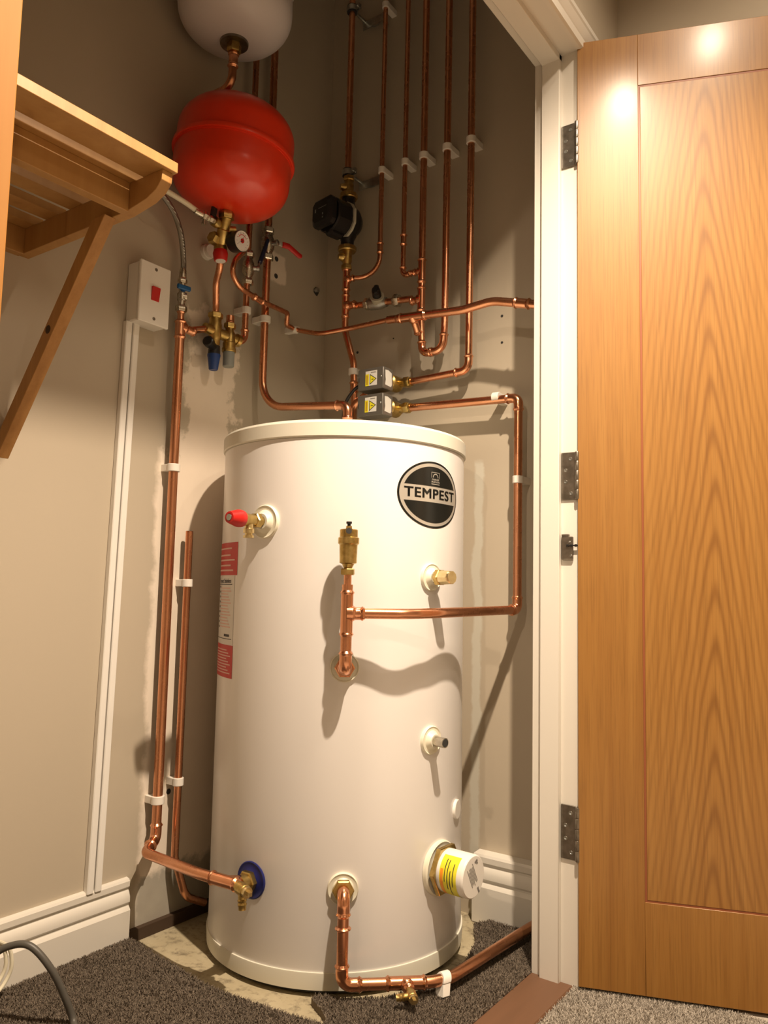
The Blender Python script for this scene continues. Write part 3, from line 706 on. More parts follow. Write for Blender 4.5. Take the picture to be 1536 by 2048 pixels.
# drain cock on that run
def drain_cock(label, o0, d, down, s=1.0):
    d = Vector(d).normalized(); root = thing('drain_cock', label, 'drain cock', o0)
    b = B(); lathe(b, [(0, 0.0078*s), (0.014*s, 0.0078*s), (0.015*s, 0.0098*s), (0.030*s, 0.0098*s), (0.031*s, 0.0088*s), (0.034*s, 0.0088*s)], o0, d, 20); build('cock_body', b, BRASS, root)
    b = B(); lathe(b, [(0, 0.0068*s), (0.014*s, 0.0062*s), (0.016*s, 0.0076*s), (0.019*s, 0.0062*s), (0.022*s, 0.0074*s), (0.025*s, 0.0060*s), (0.030*s, 0.0060*s), (0.030*s, 0.004*s)], Vector(o0)+d*0.022*s, down, 16); build('hose_tail', b, BRASS, root)
    b = B(); lathe(b, [(0.034*s, 0.0088*s), (0.038*s, 0.0085*s), (0.038*s, 0.0048*s)], o0, d, 16, caps=(True, True)); box(b, Vector(o0)+d*0.041*s, (0.008*s, 0.0062*s, 0.0062*s), axes(d)); build('spindle', b, BRASS_B, root)
    return root
tq = path_r; s_ = near_s(path_r, Vector((-0.8911, 1.3557, 0.0280))); tc = subpath(path_r, s_-0.0001, s_+0.0001)[0]; td = Vector((0.72, -0.66, -0.02)).normalized()
drain_cock('small brass drain cock lying over the carpet on the floor pipe', tc+td*0.026, td, (-0.75, -0.62, -0.12))

# ------------------------------------------------------------------ cold feed on the left wall
yk, xk = 1.242, W+0.029
kz = lambda z: Vector((xk, yk, z))
ci = p_ci + d_ci*0.050                                  # tee centre in front of the blue collar
k_el = Vector((xk, yk, 0.205))
k2 = Vector((-1.405, 1.175, 0.196)); ctee = Vector((-1.1912, 1.1680, 0.1996))
run_k, path_k = run('long copper cold feed pipe down the left wall, bending forward to the blue collar',
    [kz(1.425), k_el, k_el + Vector((0.030, -0.052, -0.012)), Vector((-1.2721, 1.1650, 0.1991)), ctee, ctee + (ctee-Vector((-1.2721, 1.1650, 0.1991))).normalized()*0.02], r28*0.98, [0.018, 0.030, 0.2, 0], elbows=(1,), couplings=(), tees=((kz(1.408), 0.030, (0,1,-0.02), 0.045, R22),), group=None)
b = B(); fit_sleeve(b, [kz(1.418+0.0015*k) for k in range(22)], R15, False, True); sweep(b, [kz(1.44), kz(1.470)], R15, 18); build('reducing_tail', b, COPPER_F, run_k)
cdir = (ctee-Vector((-1.2721, 1.1650, 0.1991))).normalized()
b = B(); fit_sleeve(b, [ctee + cdir*(-0.050+0.0015*k) for k in range(50)], r28*0.98); q0 = ctee+cdir*(-0.004); to = (p_ci+d_ci*0.012)-q0
fit_sleeve(b, [q0 + to*(k/30) for k in range(31)], r22, False, True); build('tee_fitting', b, COPPER_F, run_k)
b = B(); hexn(b, p_ci+d_ci*0.004, d_ci, 0.0225, 0.014); lathe(b, [(0, 0.017), (0.024, 0.017)], p_ci+d_ci*0.012, d_ci, 24); build('nut', b, BRASS, run_k)
drain_cock('brass drain cock below the blue collar at the end of the cold feed', ctee+cdir*0.014, cdir+Vector((0.0,-0.22,-0.10)), (0.12, -0.05, -1), 1.25)
# upper end: stop valve with blue lever and braided hose
root = thing('service_valve', 'small nickel valve with blue lever on top of the cold feed pipe', 'valve', kz(1.448))
b = B(); hexn(b, kz(1.446), (0,0,1), 0.0145, 0.015); lathe(b, [(0, 0.009), (0.012, 0.009), (0.014, 0.0115), (0.03, 0.0115), (0.032, 0.008), (0.06, 0.008)], kz(1.461), (0,0,1), 20); hexn(b, kz(1.518), (0,0,1), 0.012, 0.012); lathe(b, [(0, 0.0115), (0.012, 0.010)], kz(1.484), (0.6, 0.8, 0), 12)
build('valve_body', b, NICKEL, root)
b = B(); lathe(b, [(0, 0.007), (0.016, 0.007)], kz(1.500), (0.9,-0.3,0.1), 12); cbox(b, kz(1.502)+Vector((0.014,-0.006,0)), (0.038, 0.012, 0.007), (Vector((0.1,0.99,0.02)).normalized(), Vector((0,0,1)), Vector((1,0,0))), 0.002)
o = build('lever', b, BLUE_L, root); o['label'] = 'blue plastic lever'
hp = [kz(1.532), kz(1.575)+Vector((0,0.0,0)), Vector((-1.4920, 1.2176, 1.6272)), Vector((-1.4870, 1.1927, 1.6661)), Vector((-1.4820, 1.1633, 1.6873)), Vector((-1.4770, 1.1262, 1.7030)), Vector((-1.4770, 1.0873, 1.7158))]
root = thing('flexible_hose', 'braided grey flexible hose rising from the small valve behind the shelf', 'hose', kz(1.53))
b = B(); sweep(b, smooth_path(hp), 0.0068, 14); build('braid', b, BRAID, root)
b = B(); lathe(b, [(0, 0.0085), (0.004, 0.0095), (0.022, 0.0082), (0.026, 0.0075)], kz(1.528), (0,0,1), 16); build('ferrule', b, NICKEL, root)
# capped-off dead leg beside it
yl = 1.300
run_l, path_l = run('short copper pipe with an open cut top, right of the cold feed',
    [Vector((xk, yl, 0.914)), Vector((xk, yl, 0.15)), Vector((xk+0.02, yl+0.02, 0.06)), Vector((xk+0.02, yl+0.08, 0.03))], 0.0090, [0.05, 0.04], hollow=True)

# ------------------------------------------------------------------ pipes on the back wall
yb = 1.775; BW = lambda x, z: Vector((x, yb, z))
PAx, PBx, PCx, PDx, PEx, PFx = -1.404, -1.302, -1.221, -1.158, -1.082, -1.0075
TOPZ = 2.898
ya = 1.745
AW = lambda x, z: Vector((x, ya, z))
run_A1, _ = run('leftmost ceiling drop, a copper pipe down to the black circulating pump', [AW(PAx, TOPZ), AW(PAx, 1.985)], R22, [], couplings=())
zA = [Vector((-1.4057, 1.7450, 1.7346)), Vector((-1.3989, 1.7450, 1.6955)), Vector((-1.3958, 1.7450, 1.6052)), Vector((-1.3948, 1.7450, 1.5235)), Vector((-1.3644, 1.7450, 1.4233)), Vector((-1.3595, 1.7450, 1.3286)), Vector((-1.3746, 1.7450, 1.2441))]
PA2 = zA[1].x
run_A2, path_A2 = run('copper pipe with two tees below the pump, kinking down behind the zone valves',
    [Vector((PA2, ya, 1.715)), Vector((PA2, ya, zA[3].z)), zA[4], zA[5], Vector((zA[5].x, ya, 1.16))], R22, [0.07, 0.06, 0.05],
    couplings=((Vector((zA[5].x, ya, zA[5].z+0.022)), 0.018),), tees=((Vector((-1.3962, 1.7450, 1.6725)), 0.034, (1, 0, 0.03), 0.030, R15), (Vector((-1.3936, 1.7450, 1.5944)), 0.036, (1, 0.1, 0.0), 0.036)))
tB = Vector((-1.3962, 1.7450, 1.6725))
run_B, _ = run('thin copper pipe from the ceiling curving left into the pipe below the pump',
    [BW(PBx, TOPZ), BW(PBx, tB.z), Vector((tB.x+0.028, ya, tB.z))], R15, [0.06], couplings=((Vector((-1.3078, 1.7750, 1.7573)), 0.018),))
tC = Vector((-1.1675, 1.7750, 1.6623))
run_C, _ = run('thin copper pipe from the ceiling with an elbow turning right into the next pipe',
    [BW(PCx, TOPZ), BW(PCx, tC.z-0.008), Vector((PDx-0.02, yb, tC.z))], R15, [0.016], elbows=(1,), couplings=((Vector((-1.2333, 1.7750, 1.7615)), 0.018),))
zU = 1.4235
run_D, path_D = run('fourth and fifth copper ceiling drops, joined by a U bend below the crossing pipe',
    [BW(PDx, TOPZ), BW(PDx, 1.52), BW(PDx+0.006, zU), BW(PEx-0.004, zU), BW(PEx, 1.50), BW(PEx, TOPZ)], R22, [0, 0.020, 0.028, 0], elbows=(2, 3),
    tees=((Vector((-1.1641, 1.7750, 1.6573)), 0.036, (-1, 0, 0), 0.028, R15), (Vector((-1.1673, 1.7750, 1.5770)), 0.036, (-1, -0.1, -0.02), 0.034)))
run_F, _ = run('rightmost copper ceiling drop, turning left into the upper zone valve',
    [BW(PFx, TOPZ), BW(PFx, 1.3568), Vector((-1.2033, 1.7750, 1.3505))], R22, [0.024], elbows=(1,))
# bypass valve between the two
root = thing('bypass_valve', 'pale bypass valve with black knob bridging two copper pipes below the pump', 'valve', Vector((-1.3068, 1.7750, 1.5972)))
q0, q1 = Vector((-1.3597, 1.7670, 1.5977)), Vector((-1.2088, 1.7750, 1.5866)); dv = (q1-q0); Lb = dv.length; dv.normalize()
b = B(); sweep(b, [q0-dv*0.02, q1+dv*0.02], 0.0090, 18); build('tail_pipe', b, COPPER, root)
b = B(); hexn(b, q0+dv*0.014, dv, 0.0175, 0.014); build('union_nut', b, NICKEL, root); b = B(); hexn(b, q0+dv*(Lb-0.040), dv, 0.0185, 0.020); build('union_nut', b, NICKEL, root)
b = B(); lathe(b, [(0.026, 0.013), (0.034, 0.019), (0.07, 0.0195), (0.080, 0.015), (0.088, 0.013)], q0, dv, 24); build('valve_body', b, ZINC, root)
kd = Vector((0.35, -0.75, 0.42)).normalized(); kc = q0+dv*0.06
b = B(); lathe(b, [(0, 0.018), (0.018, 0.018), (0.020, 0.020), (0.026, 0.020)], kc, kd, 24); build('bonnet', b, CREAM_CAST, root)
b = B(); lathe(b, [(0.026, 0.013), (0.048, 0.012), (0.052, 0.010)], kc, kd, 20); cbox(b, kc+kd*0.046, (0.014, 0.036, 0.014), (kd, axes(kd)[2], axes(kd)[1]), 0.003); build('knob', b, BLACK, root)
# the long crossing pipe
yc = 1.695
pc = [Vector((-0.7646, 1.6950, 1.4599)), Vector((-0.8791, 1.6950, 1.4909)), Vector((-0.9743, 1.6950, 1.4876)), Vector((-1.2216, 1.6950, 1.5109))]
run_X, path_X = run('copper pipe crossing in front of the back wall from the door lining to a reducer',
    [pc[0], Vector((-0.8970, 1.6950, 1.4957)), Vector((-0.9815, 1.6950, 1.4889)), Vector((-1.2115, 1.6950, 1.5049))], 0.0106, [0.12, 0.18], couplings=((Vector((-0.8163, 1.6950, 1.4748)), 0.022),),
    tees=((Vector((-1.1310, 1.6950, 1.4997)), 0.042, (-0.02, 0.6, -0.8), 0.050, 0.0085),))
b = B(); q0, q1 = Vector((-1.1373, 1.6950, 1.4995)), Vector((-1.2181, 1.6950, 1.5048)); n_ = 24
sweep(b, [q0.lerp(q1, k/n_) for k in range(n_+1)], [0.0121 if k < 12 else max(R15+0.0014, 0.0121-(k-12)*0.0012) for k in range(n_)] + [R15+0.0002], 20); build('reducer', b, COPPER_F, run_X)
J = [Vector((-1.2115, 1.6950, 1.5049)), Vector((-1.3408, 1.6950, 1.5042)), Vector((-1.4196, 1.6600, 1.4922)), Vector((-1.5070, 1.6563, 1.5179)), Vector((-1.5050, 1.6139, 1.5200)), Vector((-1.4870, 1.5969, 1.5464)), Vector((-1.4620, 1.4629, 1.5351)), Vector((-1.4420, 1.3670, 1.5361)), Vector((-1.4370, 1.3350, 1.5618)), Vector((-1.4370, 1.3450, 1.5977)), Vector((-1.4370, 1.3727, 1.6301))]
run_J, path_J = run('thin copper pipe from the reducer round the corner up to the gauge manifold', J, R15, [0.1, 0.08, 0.05, 0.012, 0.012, 0.1, 0.06, 0.05, 0.05],
    couplings=((Vector((-1.4610, 1.4525, 1.5357)), 0.022),))

# ------------------------------------------------------------------ circulating pump
pc0 = Vector((PA2-0.002, ya, 1.80)); pa = Vector((0.28, -0.96, 0)).normalized()
pa = Vector((-0.18, -0.984, 0)).normalized()
root = thing('circulating_pump', 'black central heating pump with brass isolating valves on the back wall pipe', 'pump', Vector((PA2, ya, 1.70)))
zp = 1.845
pcz = Vector((PA2+0.0, ya, zp))
b = B(); lathe(b, [(-0.035, 0.020), (-0.03, 0.032), (-0.01, 0.046), (0.018, 0.047), (0.022, 0.044)], pcz, pa, 32); lathe(b, [(-0.075, 0.019), (-0.055, 0.019), (-0.04, 0.026), (0.04, 0.026), (0.055, 0.019), (0.072, 0.019)], pcz, (0,0,1), 24); build('pump_casing', b, PUMP_BLACK, root)
for s_ in (-1, 1):
    b = B()
    hexn(b, pcz+Vector((0,0,0.072*s_ if s_ > 0 else -0.088)), (0,0,1), 0.027, 0.016, seg=10, ch=0.08)
    base_ = pcz+Vector((0,0,0.088 if s_ > 0 else -0.088)); lathe(b, [(0, 0.016), (0.012, 0.0145), (0.030, 0.0145), (0.034, 0.012), (0.044, 0.012)], base_, (0,0,s_), 20)
    lathe(b, [(0, 0.011), (0.016, 0.012), (0.020, 0.010), (0.026, 0.008)], base_+Vector((0,0,0.018*s_)), (-0.55,-0.83,0), 14)
    hexn(b, base_+Vector((0,0,0.040 if s_ > 0 else -0.054)), (0,0,1), 0.0165, 0.014)
    build('isolating_valve', b, BRASS, root)
b = B(); _, ps, pu = axes(pa)
octo = lambda r_, e=1.0: [pu*(r_*math.sin(math.radians(a_))*e) + ps*(r_*math.cos(math.radians(a_))) for a_ in (22, 45, 68, 112, 135, 158, 202, 225, 248, 292, 315, 338)]
rings = [[pcz + pa*h_ + q_ for q_ in octo(r_)] for h_, r_ in ((0.020, 0.046), (0.024, 0.052), (0.070, 0.052), (0.074, 0.048))]
loft(b, [list(r_) for r_ in rings]); build('motor_housing', b, PUMP_BLACK, root, angle=25)
b = B(); rings = [[pcz + pa*h_ + q_ for q_ in octo(r_)] for h_, r_ in ((0.013, 0.0535), (0.013, 0.055), (0.0205, 0.055), (0.0205, 0.0535))]
loft(b, rings); build('gasket_plate', b, CREAM_CAST, root, angle=25)
b = B(); cbox(b, pcz+pa*0.088, (0.034, 0.086, 0.080), (pa, ps, pu), 0.010)
cbox(b, pcz+pa*0.050-pu*0.045, (0.05, 0.03, 0.03), (pa, ps, pu), 0.006); build('control_box', b, PUMP_BLACK, root)
b = B(); fcz = pcz+pa*0.1055
for (u_, v_, a_, c_) in ((-0.010, 0.008, 0.034, 0.0012), (0.02, 0.004, 0.004, 0.010), (-0.012, -0.012, 0.004, 0.006), (-0.012, -0.022, 0.004, 0.004)): box(b, fcz+ps*u_+pu*v_, (0.0006, a_, c_), (pa, ps, pu))
build('display_marks', b, GREY_P, root)

def band_clamp(c, label, r=R22):
    c = Vector(c); root = thing('pipe_bracket', label, 'pipe bracket', Vector((c.x, Y, c.z)), 'steel brackets on the pump pipe')
    b = B(); lathe(b, [(-0.011, r+0.0012), (-0.011, r+0.006), (0.011, r+0.006), (0.011, r+0.0012)], c, (0,0,1), 28); build('rubber_lining', b, SOOT, root)
    b = B(); lathe(b, [(-0.008, r+0.004), (-0.008, r+0.0072), (0.008, r+0.0072), (0.008, r+0.004)], c, (0,0,1), 28)
    box(b, c+Vector((r+0.010, 0.004, 0)), (0.020, 0.003, 0.016)); box(b, c+Vector((r+0.010, -0.004, 0)), (0.020, 0.003, 0.016))
    lathe(b, [(0, 0.0035), (0.018, 0.0035)], c+Vector((r+0.014, -0.010, 0)), (0,1,0), 10); build('clamp_band', b, ZINC, root)
    b = B(); lathe(b, [(0, 0.005), (Y-c.y, 0.005)], c+Vector((0, 0.0, 0)), (0,1,0), 10)
    box(b, Vector((c.x+0.035, Y-0.012, c.z-0.012)), (0.085, 0.003, 0.026)); box(b, Vector((c.x+0.035, Y-0.007, c.z-0.012)), (0.02, 0.014, 0.016)); build('wall_strut', b, ZINC, root)
band_clamp((PAx, ya, Vector((-1.4017, 1.7450, 1.9986)).z), 'steel pipe bracket just above the black pump')
band_clamp((PAx, ya, Vector((-1.4056, 1.7450, 2.5127)).z), 'steel pipe bracket at the top of the picture on the pump pipe')

# ------------------------------------------------------------------ motorised zone valves
def zone_valve(zc, zpipe, label, xc, w=0.084, hgt=0.058, dep=0.046, yf=1.66):
    root = thing('zone_valve', label, 'zone valve', (xc-w/2, yf+dep, zc-hgt/2), 'motorised zone valves')
    b = B(); cbox(b, (xc-w/2, yf+dep/2, zc), (w, dep, hgt), None, 0.002); ab = build('actuator_box', b, BOX_GREY, root)
    b = B(); bx(b, xc-w+0.004, xc-0.010, yf+dep, yf+dep+0.012, zc-0.018, zc+0.018); lathe(b, [(0, 0.010), (0.022, 0.012), (0.03, 0.022), (0.07, 0.022)], (xc-w/2, yf+dep+0.008, zpipe), (0,1,0), 20); 
    lathe(b, [(-0.065, r22+0.001), (0.055, r22+0.001)], (xc-w/2, yb, zpipe), (1,0,0), 20); build('valve_body', b, BRASS, root)
    b = B(); hexn(b, (xc-0.012, yb, zpipe), (1,0,0), 0.0155, 0.020); build('compression_nut', b, BRASS, root); b = B(); hexn(b, (xc-w-0.016, yb, zpipe), (1,0,0), 0.0185, 0.020); build('compression_nut', b, BRASS, root)
    # warning label on the camera-side face, text block turned on its side
    f0 = Vector((xc-w, yf-0.0004, zc-hgt/2)); U_ = Vector((1,0,0)); V_ = Vector((0,0,1))
    def R_(b_, u0, u1, v0, v1, mi, off=0.0): b_.add([f0+U_*u0+V_*v0-Vector((0,off,0)), f0+U_*u1+V_*v0-Vector((0,off,0)), f0+U_*u1+V_*v1-Vector((0,off,0)), f0+U_*u0+V_*v1-Vector((0,off,0))], [(0,1,2,3)], mi)
    b = B(); R_(b, 0.026, 0.064, 0.010, 0.050, 0); R_(b, 0.026, 0.0375, 0.010, 0.042, 1, 0.0003)
    R_(b, 0.0285, 0.0345, 0.0135, 0.039, 3, 0.0005); R_(b, 0.0435, 0.060, 0.0445, 0.0462, 4, 0.0005)
    def tri(pts_, mi, off): b.add([f0+U_*u_+V_*v_-Vector((0,off,0)) for u_, v_ in pts_], [tuple(range(len(pts_)))], mi)
    tri([(0.0405, 0.0125), (0.0625, 0.0270), (0.0405, 0.0415)], 2, 0.0003)
    tri([(0.0422, 0.0158), (0.0592, 0.0270), (0.0422, 0.0382)], 1, 0.0005)
    tri([(0.0445, 0.0255), (0.0495, 0.0290), (0.0495, 0.0268), (0.0550, 0.0275), (0.0500, 0.0240), (0.0500, 0.0262)], 2, 0.0007)
    o = build('warning_label', b, [PAPER, YELLOW, INK, OCHRE, INK_GREY], ab, angle=80); o['label'] = 'white and yellow sticker with a lightning triangle'
    b = B(); q = Vector((xc+0.0004, yf, zc-hgt/2))
    lp = [(0.008, 0.010), (0.011, 0.024), (0.009, 0.033), (0.008, 0.050), (0.022, 0.051), (0.0375, 0.046), (0.039, 0.014), (0.035, 0.008)]
    b.add([q+Vector((0, u_, v_)) for u_, v_ in lp], [tuple(range(len(lp)))])
    o = build('rating_plate', b, PAPER, ab)
    b = B(); lathe(b, [(0, 0.0026), (0.001, 0.0018)], (xc-0.008, yf, zc+0.003), (0,-1,0), 12); build('cover_screw', b, ZINC, ab); b = B(); bx(b, xc-w+0.0035, xc-w+0.0055, yf-0.0006, yf, zc-0.006, zc+0.006); build('cover_slot', b, SOOT, ab)
    return root
zone_valve(1.3395, Vector((-1.2033, 1.7750, 1.3505)).z, 'upper grey zone valve box with yellow lightning sticker', -1.1975)
zone_valve(1.2685, Vector((-1.2016, 1.7750, 1.2790)).z, 'lower grey zone valve box with yellow lightning sticker, just above the cylinder lid', -1.1975)
# pipe joining the valve inlets
run_Z, _ = run('copper pipe tail behind the grey boxes feeding the zone valves', [Vector((-1.36, 1.74, 1.170)), Vector((-1.36, 1.74, 1.295)), Vector((-1.29, 1.758, 1.345))], r22, [0.03])
b = B(); pts_ = smooth_path([(-1.283, 1.69, 1.335), (-1.305, 1.68, 1.325), (-1.33, 1.67, 1.285), (-1.335, 1.665, 1.235), (-1.36, 1.655, 1.175), (-1.43, 1.64, 1.150)])
sweep(b, pts_, 0.0045, 12); tag(build('power_cable', b, BLACK), 'black cable looping from the zone valve boxes down behind the cylinder lid', 'cable')

# ------------------------------------------------------------------ left wall pipework
xg = W+0.036
yG, yH = 1.523, 1.456
GW = lambda y, z: Vector((xg, y, z))
gh = Vector((-1.2121, 1.5300, 1.2514))
tgt = Vector((-1.203, 1.52, 0))
zg = Vector((-1.4000, 1.5639, 1.2772)).z
run_G, path_G = run('copper hot outlet pipe down the left wall sweeping over to the cylinder top',
    [GW(yG, TOPZ), GW(yG, 1.265), Vector((tgt.x, tgt.y, 1.235)), Vector((tgt.x, tgt.y, 1.135))], 0.0104, [0.085, 0.020], elbows=(2,))
zHe = Vector((-1.5010, 1.4562, 1.4261)).z
mbR = Vector((-1.5010, 1.4129, 1.4237))
run_H, path_H = run('copper pipe down the left wall with elbow turning left into the brass control group',
    [GW(yH, TOPZ), GW(yH-0.006, mbR.z-0.004), Vector((xg, mbR.y, mbR.z))], 0.0084, [0.024], elbows=(1,))
def ball_valve(c, r, label, lever_dir, lever_mat, lever_name, spindle, L=0.085, droop=0.016):
    c = Vector(c); root = thing('ball_valve', label, 'valve', c-Vector((0,0,0.045)), None)
    b = B()
    lathe(b, [(-0.030, r+0.003), (-0.022, r+0.003), (-0.014, r+0.0075), (0.014, r+0.0075), (0.022, r+0.003), (0.030, r+0.003)], c, (0,0,1), 24)
    hexn(b, c+Vector((0,0,-0.046)), (0,0,1), r+0.0075, 0.016); hexn(b, c+Vector((0,0,0.030)), (0,0,1), r+0.0075, 0.016); build('valve_body', b, NICKEL, root)
    sp = Vector(spindle).normalized()
    b = B(); lathe(b, [(r, 0.008), (r+0.014, 0.007), (r+0.015, 0.0085), (r+0.022, 0.0085), (r+0.024, 0.005)], c, sp, 12); build('spindle', b, ZINC, root)
    h0 = c + sp*(r+0.017); ld = Vector(lever_dir).normalized(); dr = Vector((0,0,-1)) if abs(ld.z) < 0.5 else sp
    up_ = ld.cross(sp).normalized()
    b = B(); cbox(b, h0+ld*0.010, (0.030, 0.013, 0.003), (ld, up_, sp), 0.0008); la = build('lever_arm', b, ZINC, root)
    p0 = h0+ld*0.018; p1 = h0+ld*(0.018+L*0.3); p2 = h0+ld*(0.018+L*0.95)+dr*droop
    rings = []
    for q, a_, e_ in ((p0, 0.0065, 0.004), (p0+ld*0.002, 0.0085, 0.0058), (p1, 0.0085, 0.0058), (p2-ld*0.008, 0.0080, 0.0055), (p2-ld*0.002, 0.006, 0.0045), (p2, 0.003, 0.002)):
        rings.append([q + up_*(a_*math.cos(t2)) + sp*(e_*math.sin(t2)) for t2 in [k*math.pi/6 for k in range(12)]])
    b = B(); loft(b, rings); o = build(lever_name, b, lever_mat, la)
    return root
zv1 = Vector((-1.5010, 1.5283, 1.7212)); ball_valve(GW(yG, zv1.z), 0.0104, 'nickel ball valve with red lever on the left wall below the red vessel', (0.30, 0.95, 0.02), RED, 'red_lever', (0.97, 0.22, 0.0), 0.066, 0.018)
zv2 = Vector((-1.5010, 1.4563, 1.6289)); ball_valve(GW(yH-0.003, zv2.z), 0.0084, 'nickel ball valve with navy lever standing upward, left of the red-lever valve', (0.02, 0.33, 0.94), NAVY, 'navy_lever', (0.75, 0.66, 0.0), 0.085, 0.0)

# multi-function cold water control
mA = Vector((-1.5010, 1.3468, 1.4290)); mB = Vector((-1.5010, 1.3913, 1.4310))
root = thing('pressure_control_valve', 'brass multi-port water control group with blue and grey caps on the left wall', 'valve', Vector((W, mA.y, mA.z)))
za = lambda dz_: Vector((xg, mA.y, mA.z+dz_)); zb_ = lambda dz_: Vector((xg+0.006, mB.y, mB.z+dz_))
b = B(); hexn(b, za(0.030), (0,0,1), 0.019, 0.014); lathe(b, [(-0.028, 0.012), (-0.018, 0.016), (0.012, 0.017), (0.018, 0.0155), (0.032, 0.0155)], za(0), (0,0,1), 24)
lathe(b, [(0, 0.013), (0.034, 0.013)], za(-0.005), (0,-1,0.05), 20); lathe(b, [(0, 0.013), (0.04, 0.014)], za(-0.004), (0.1,1,-0.1), 20); lathe(b, [(-0.008, 0.012), (0.008, 0.014)], za(-0.036), (0,0,1), 20)
build('valve_body', b, BRASS, root)
b = B(); hexn(b, zb_(0.013), (0,0,1), 0.0155, 0.014); lathe(b, [(-0.040, 0.0165), (-0.026, 0.0165), (-0.024, 0.015), (0.000, 0.0145), (0.006, 0.011), (0.016, 0.011)], zb_(0), (0,0,1), 24)
lathe(b, [(0, 0.012), (0.020, 0.013), (0.021, 0.0165), (0.032, 0.0165)], zb_(-0.008), (0.05,1,-0.12), 16); lathe(b, [(-0.050, 0.017), (-0.048, 0.0182), (-0.040, 0.0182)], zb_(0), (0,0,1), 24); build('regulator_body', b, BRASS, root)
b = B(); lathe(b, [(-0.088, 0.0130), (-0.086, 0.0145), (-0.050, 0.0150)], zb_(0), (0,0,1), 24); o = build('grey_cap', b, GREY_P, root)
b = B(); lathe(b, [(-0.058, 0.0145), (-0.054, 0.0155), (-0.034, 0.0145)], za(-0.008), (0,0,1), 24); lathe(b, [(0, 0.011), (0.028, 0.011), (0.032, 0.0135), (0.046, 0.0135), (0.048, 0.011)], za(-0.048), (0.45,-0.88,0.12), 20); build('tundish_outlet', b, BLACK, root)
b = B(); lathe(b, [(-0.098, 0.0100), (-0.096, 0.0115), (-0.066, 0.0155), (-0.062, 0.0165), (-0.058, 0.0165)], za(-0.006), (0,0,1), 24); o = build('blue_cap', b, BLUE, root); o['label'] = 'dark blue tapered cap'
b = B(); fit_sleeve(b, [zb_(0.024+0.0015*k) for k in range(16)], r15*1.2, True, False, 0.001, 0.0012); build('copper_stub', b, COPPER_F, root)
# link from the cold feed tee
tk = kz(1.408)
run_N, _ = run('short horizontal copper link between the cold feed tee and the brass control group', [tk+Vector((0.0,0.03,0)), Vector((xg-0.002, mA.y-0.026, mA.z-0.004))], 0.0090, [])
# white vessel and its drop, red vessel
vc = Vector((W+0.150, 1.281, 0))
def vessel(label, cy_, z0, h, R, m, seam, tilt):
    """domed steel tank, welded seam round its waist, hung a little out of plumb"""
    cx_ = vc.x
    root = thing('expansion_vessel', label, 'expansion vessel', (cx_, cy_, z0)); pr = []; hd = R*0.60
    for k in range(0, 13):
        a = math.pi/2*k/12; pr.append((hd - hd*math.cos(a), max(R*math.sin(a)**0.84, 0.0005)))
    pr2 = [(seam-0.006, R), (seam-0.005, R+0.0062), (seam, R+0.0072), (seam+0.005, R+0.0062), (seam+0.006, R)]
    b = B(); lathe(b, pr+pr2+[(h-q, r_) for q, r_ in reversed(pr)], (cx_, cy_, z0), (0,0,1), 72); build('vessel_shell', b, m, root, angle=40)
    b = B(); lathe(b, [(seam-0.0085, R+0.001), (seam-0.0085, R+0.0025), (seam+0.0085, R+0.0025), (seam+0.0085, R+0.001)], (cx_, cy_, z0), (0,0,1), 64)
    box(b, (cx_-R-0.006, cy_, z0+seam), (0.012, 0.05, 0.06)); build('mounting_band', b, m, root)
    q = Matrix.Rotation(math.radians(tilt), 3, Vector((-0.73, 0.68, 0)).normalized()); cc = Vector((cx_, cy_, z0+h/2))
    root.rotation_euler = q.to_euler(); root.location = cc + q @ Vector((0,0,-h/2)); return root, root.location.copy(), q
RV0 = 1.680
rv, m0, qv = vessel('red painted expansion vessel strapped to the left wall', vc.y, RV0, 0.272, 0.141, VESSEL_RED, 0.138, 5.0)
WV0 = 2.108; WY = 1.266
wv = vessel('white expansion vessel above the red one, cut off by the top of the picture', WY, WV0, 0.315, 0.139, VESSEL_WHITE, 0.165, 0.0)[0]
b = B(); lathe(b, [(-0.002, 0.030), (-0.004, 0.034), (0.006, 0.036), (0.010, 0.030)], (vc.x, WY, WV0), (0,0,1), 40); build('connection_flange', b, STEEL, wv)
b = B(); hexn(b, (vc.x, WY, WV0-0.024), (0,0,1), 0.018, 0.024); build('tank_nut', b, BRASS, wv)
run_W, _ = run('copper connector under the white vessel, turning into the wall above the red one',
    [Vector((vc.x, WY, WV0-0.016)), Vector((vc.x, WY-0.003, 1.995)), Vector((W, WY-0.003, 1.995))], 0.0100, [0.03], couplings=((Vector((vc.x, WY, WV0-0.045)), 0.020),))

# manifold under the red vessel with gauge, relief valve and outlets
root = thing('vessel_manifold', 'brass manifold under the red vessel with round pressure gauge and red relief cap', 'manifold', Vector((vc.x, vc.y, RV0-0.1)))
m0 = Vector(m0); md = (Vector((-1.4370, 1.2897, 1.5968))-m0); md.normalize()
b = B(); hexn(b, m0+Vector((0,0,-0.018)), (0,0,1), 0.019, 0.020); lathe(b, [(0, 0.014), (0.028, 0.013), (0.030, 0.016), (0.058, 0.0155), (0.062, 0.013), (0.080, 0.014)], m0+Vector((0,0,-0.012)), md, 22)
m1 = m0+md*0.040; lathe(b, [(0, 0.010), (0.030, 0.010)], m1, (0.5, 0.85, 0.1), 16); lathe(b, [(0, 0.010), (0.022, 0.010), (0.023, 0.0125), (0.034, 0.0125)], m1+Vector((0,0,0.004)), (0.1,-0.98,0.1), 16)
m2 = m0+md*0.074; hexn(b, m2+Vector((0,-0.012,0.004)), (0.1,-0.95,0.1), 0.0155, 0.020); lathe(b, [(0, 0.012), (0.016, 0.0165), (0.024, 0.0165)], m2+Vector((0,0,0.006)), (0.05,0.02,-1), 20)
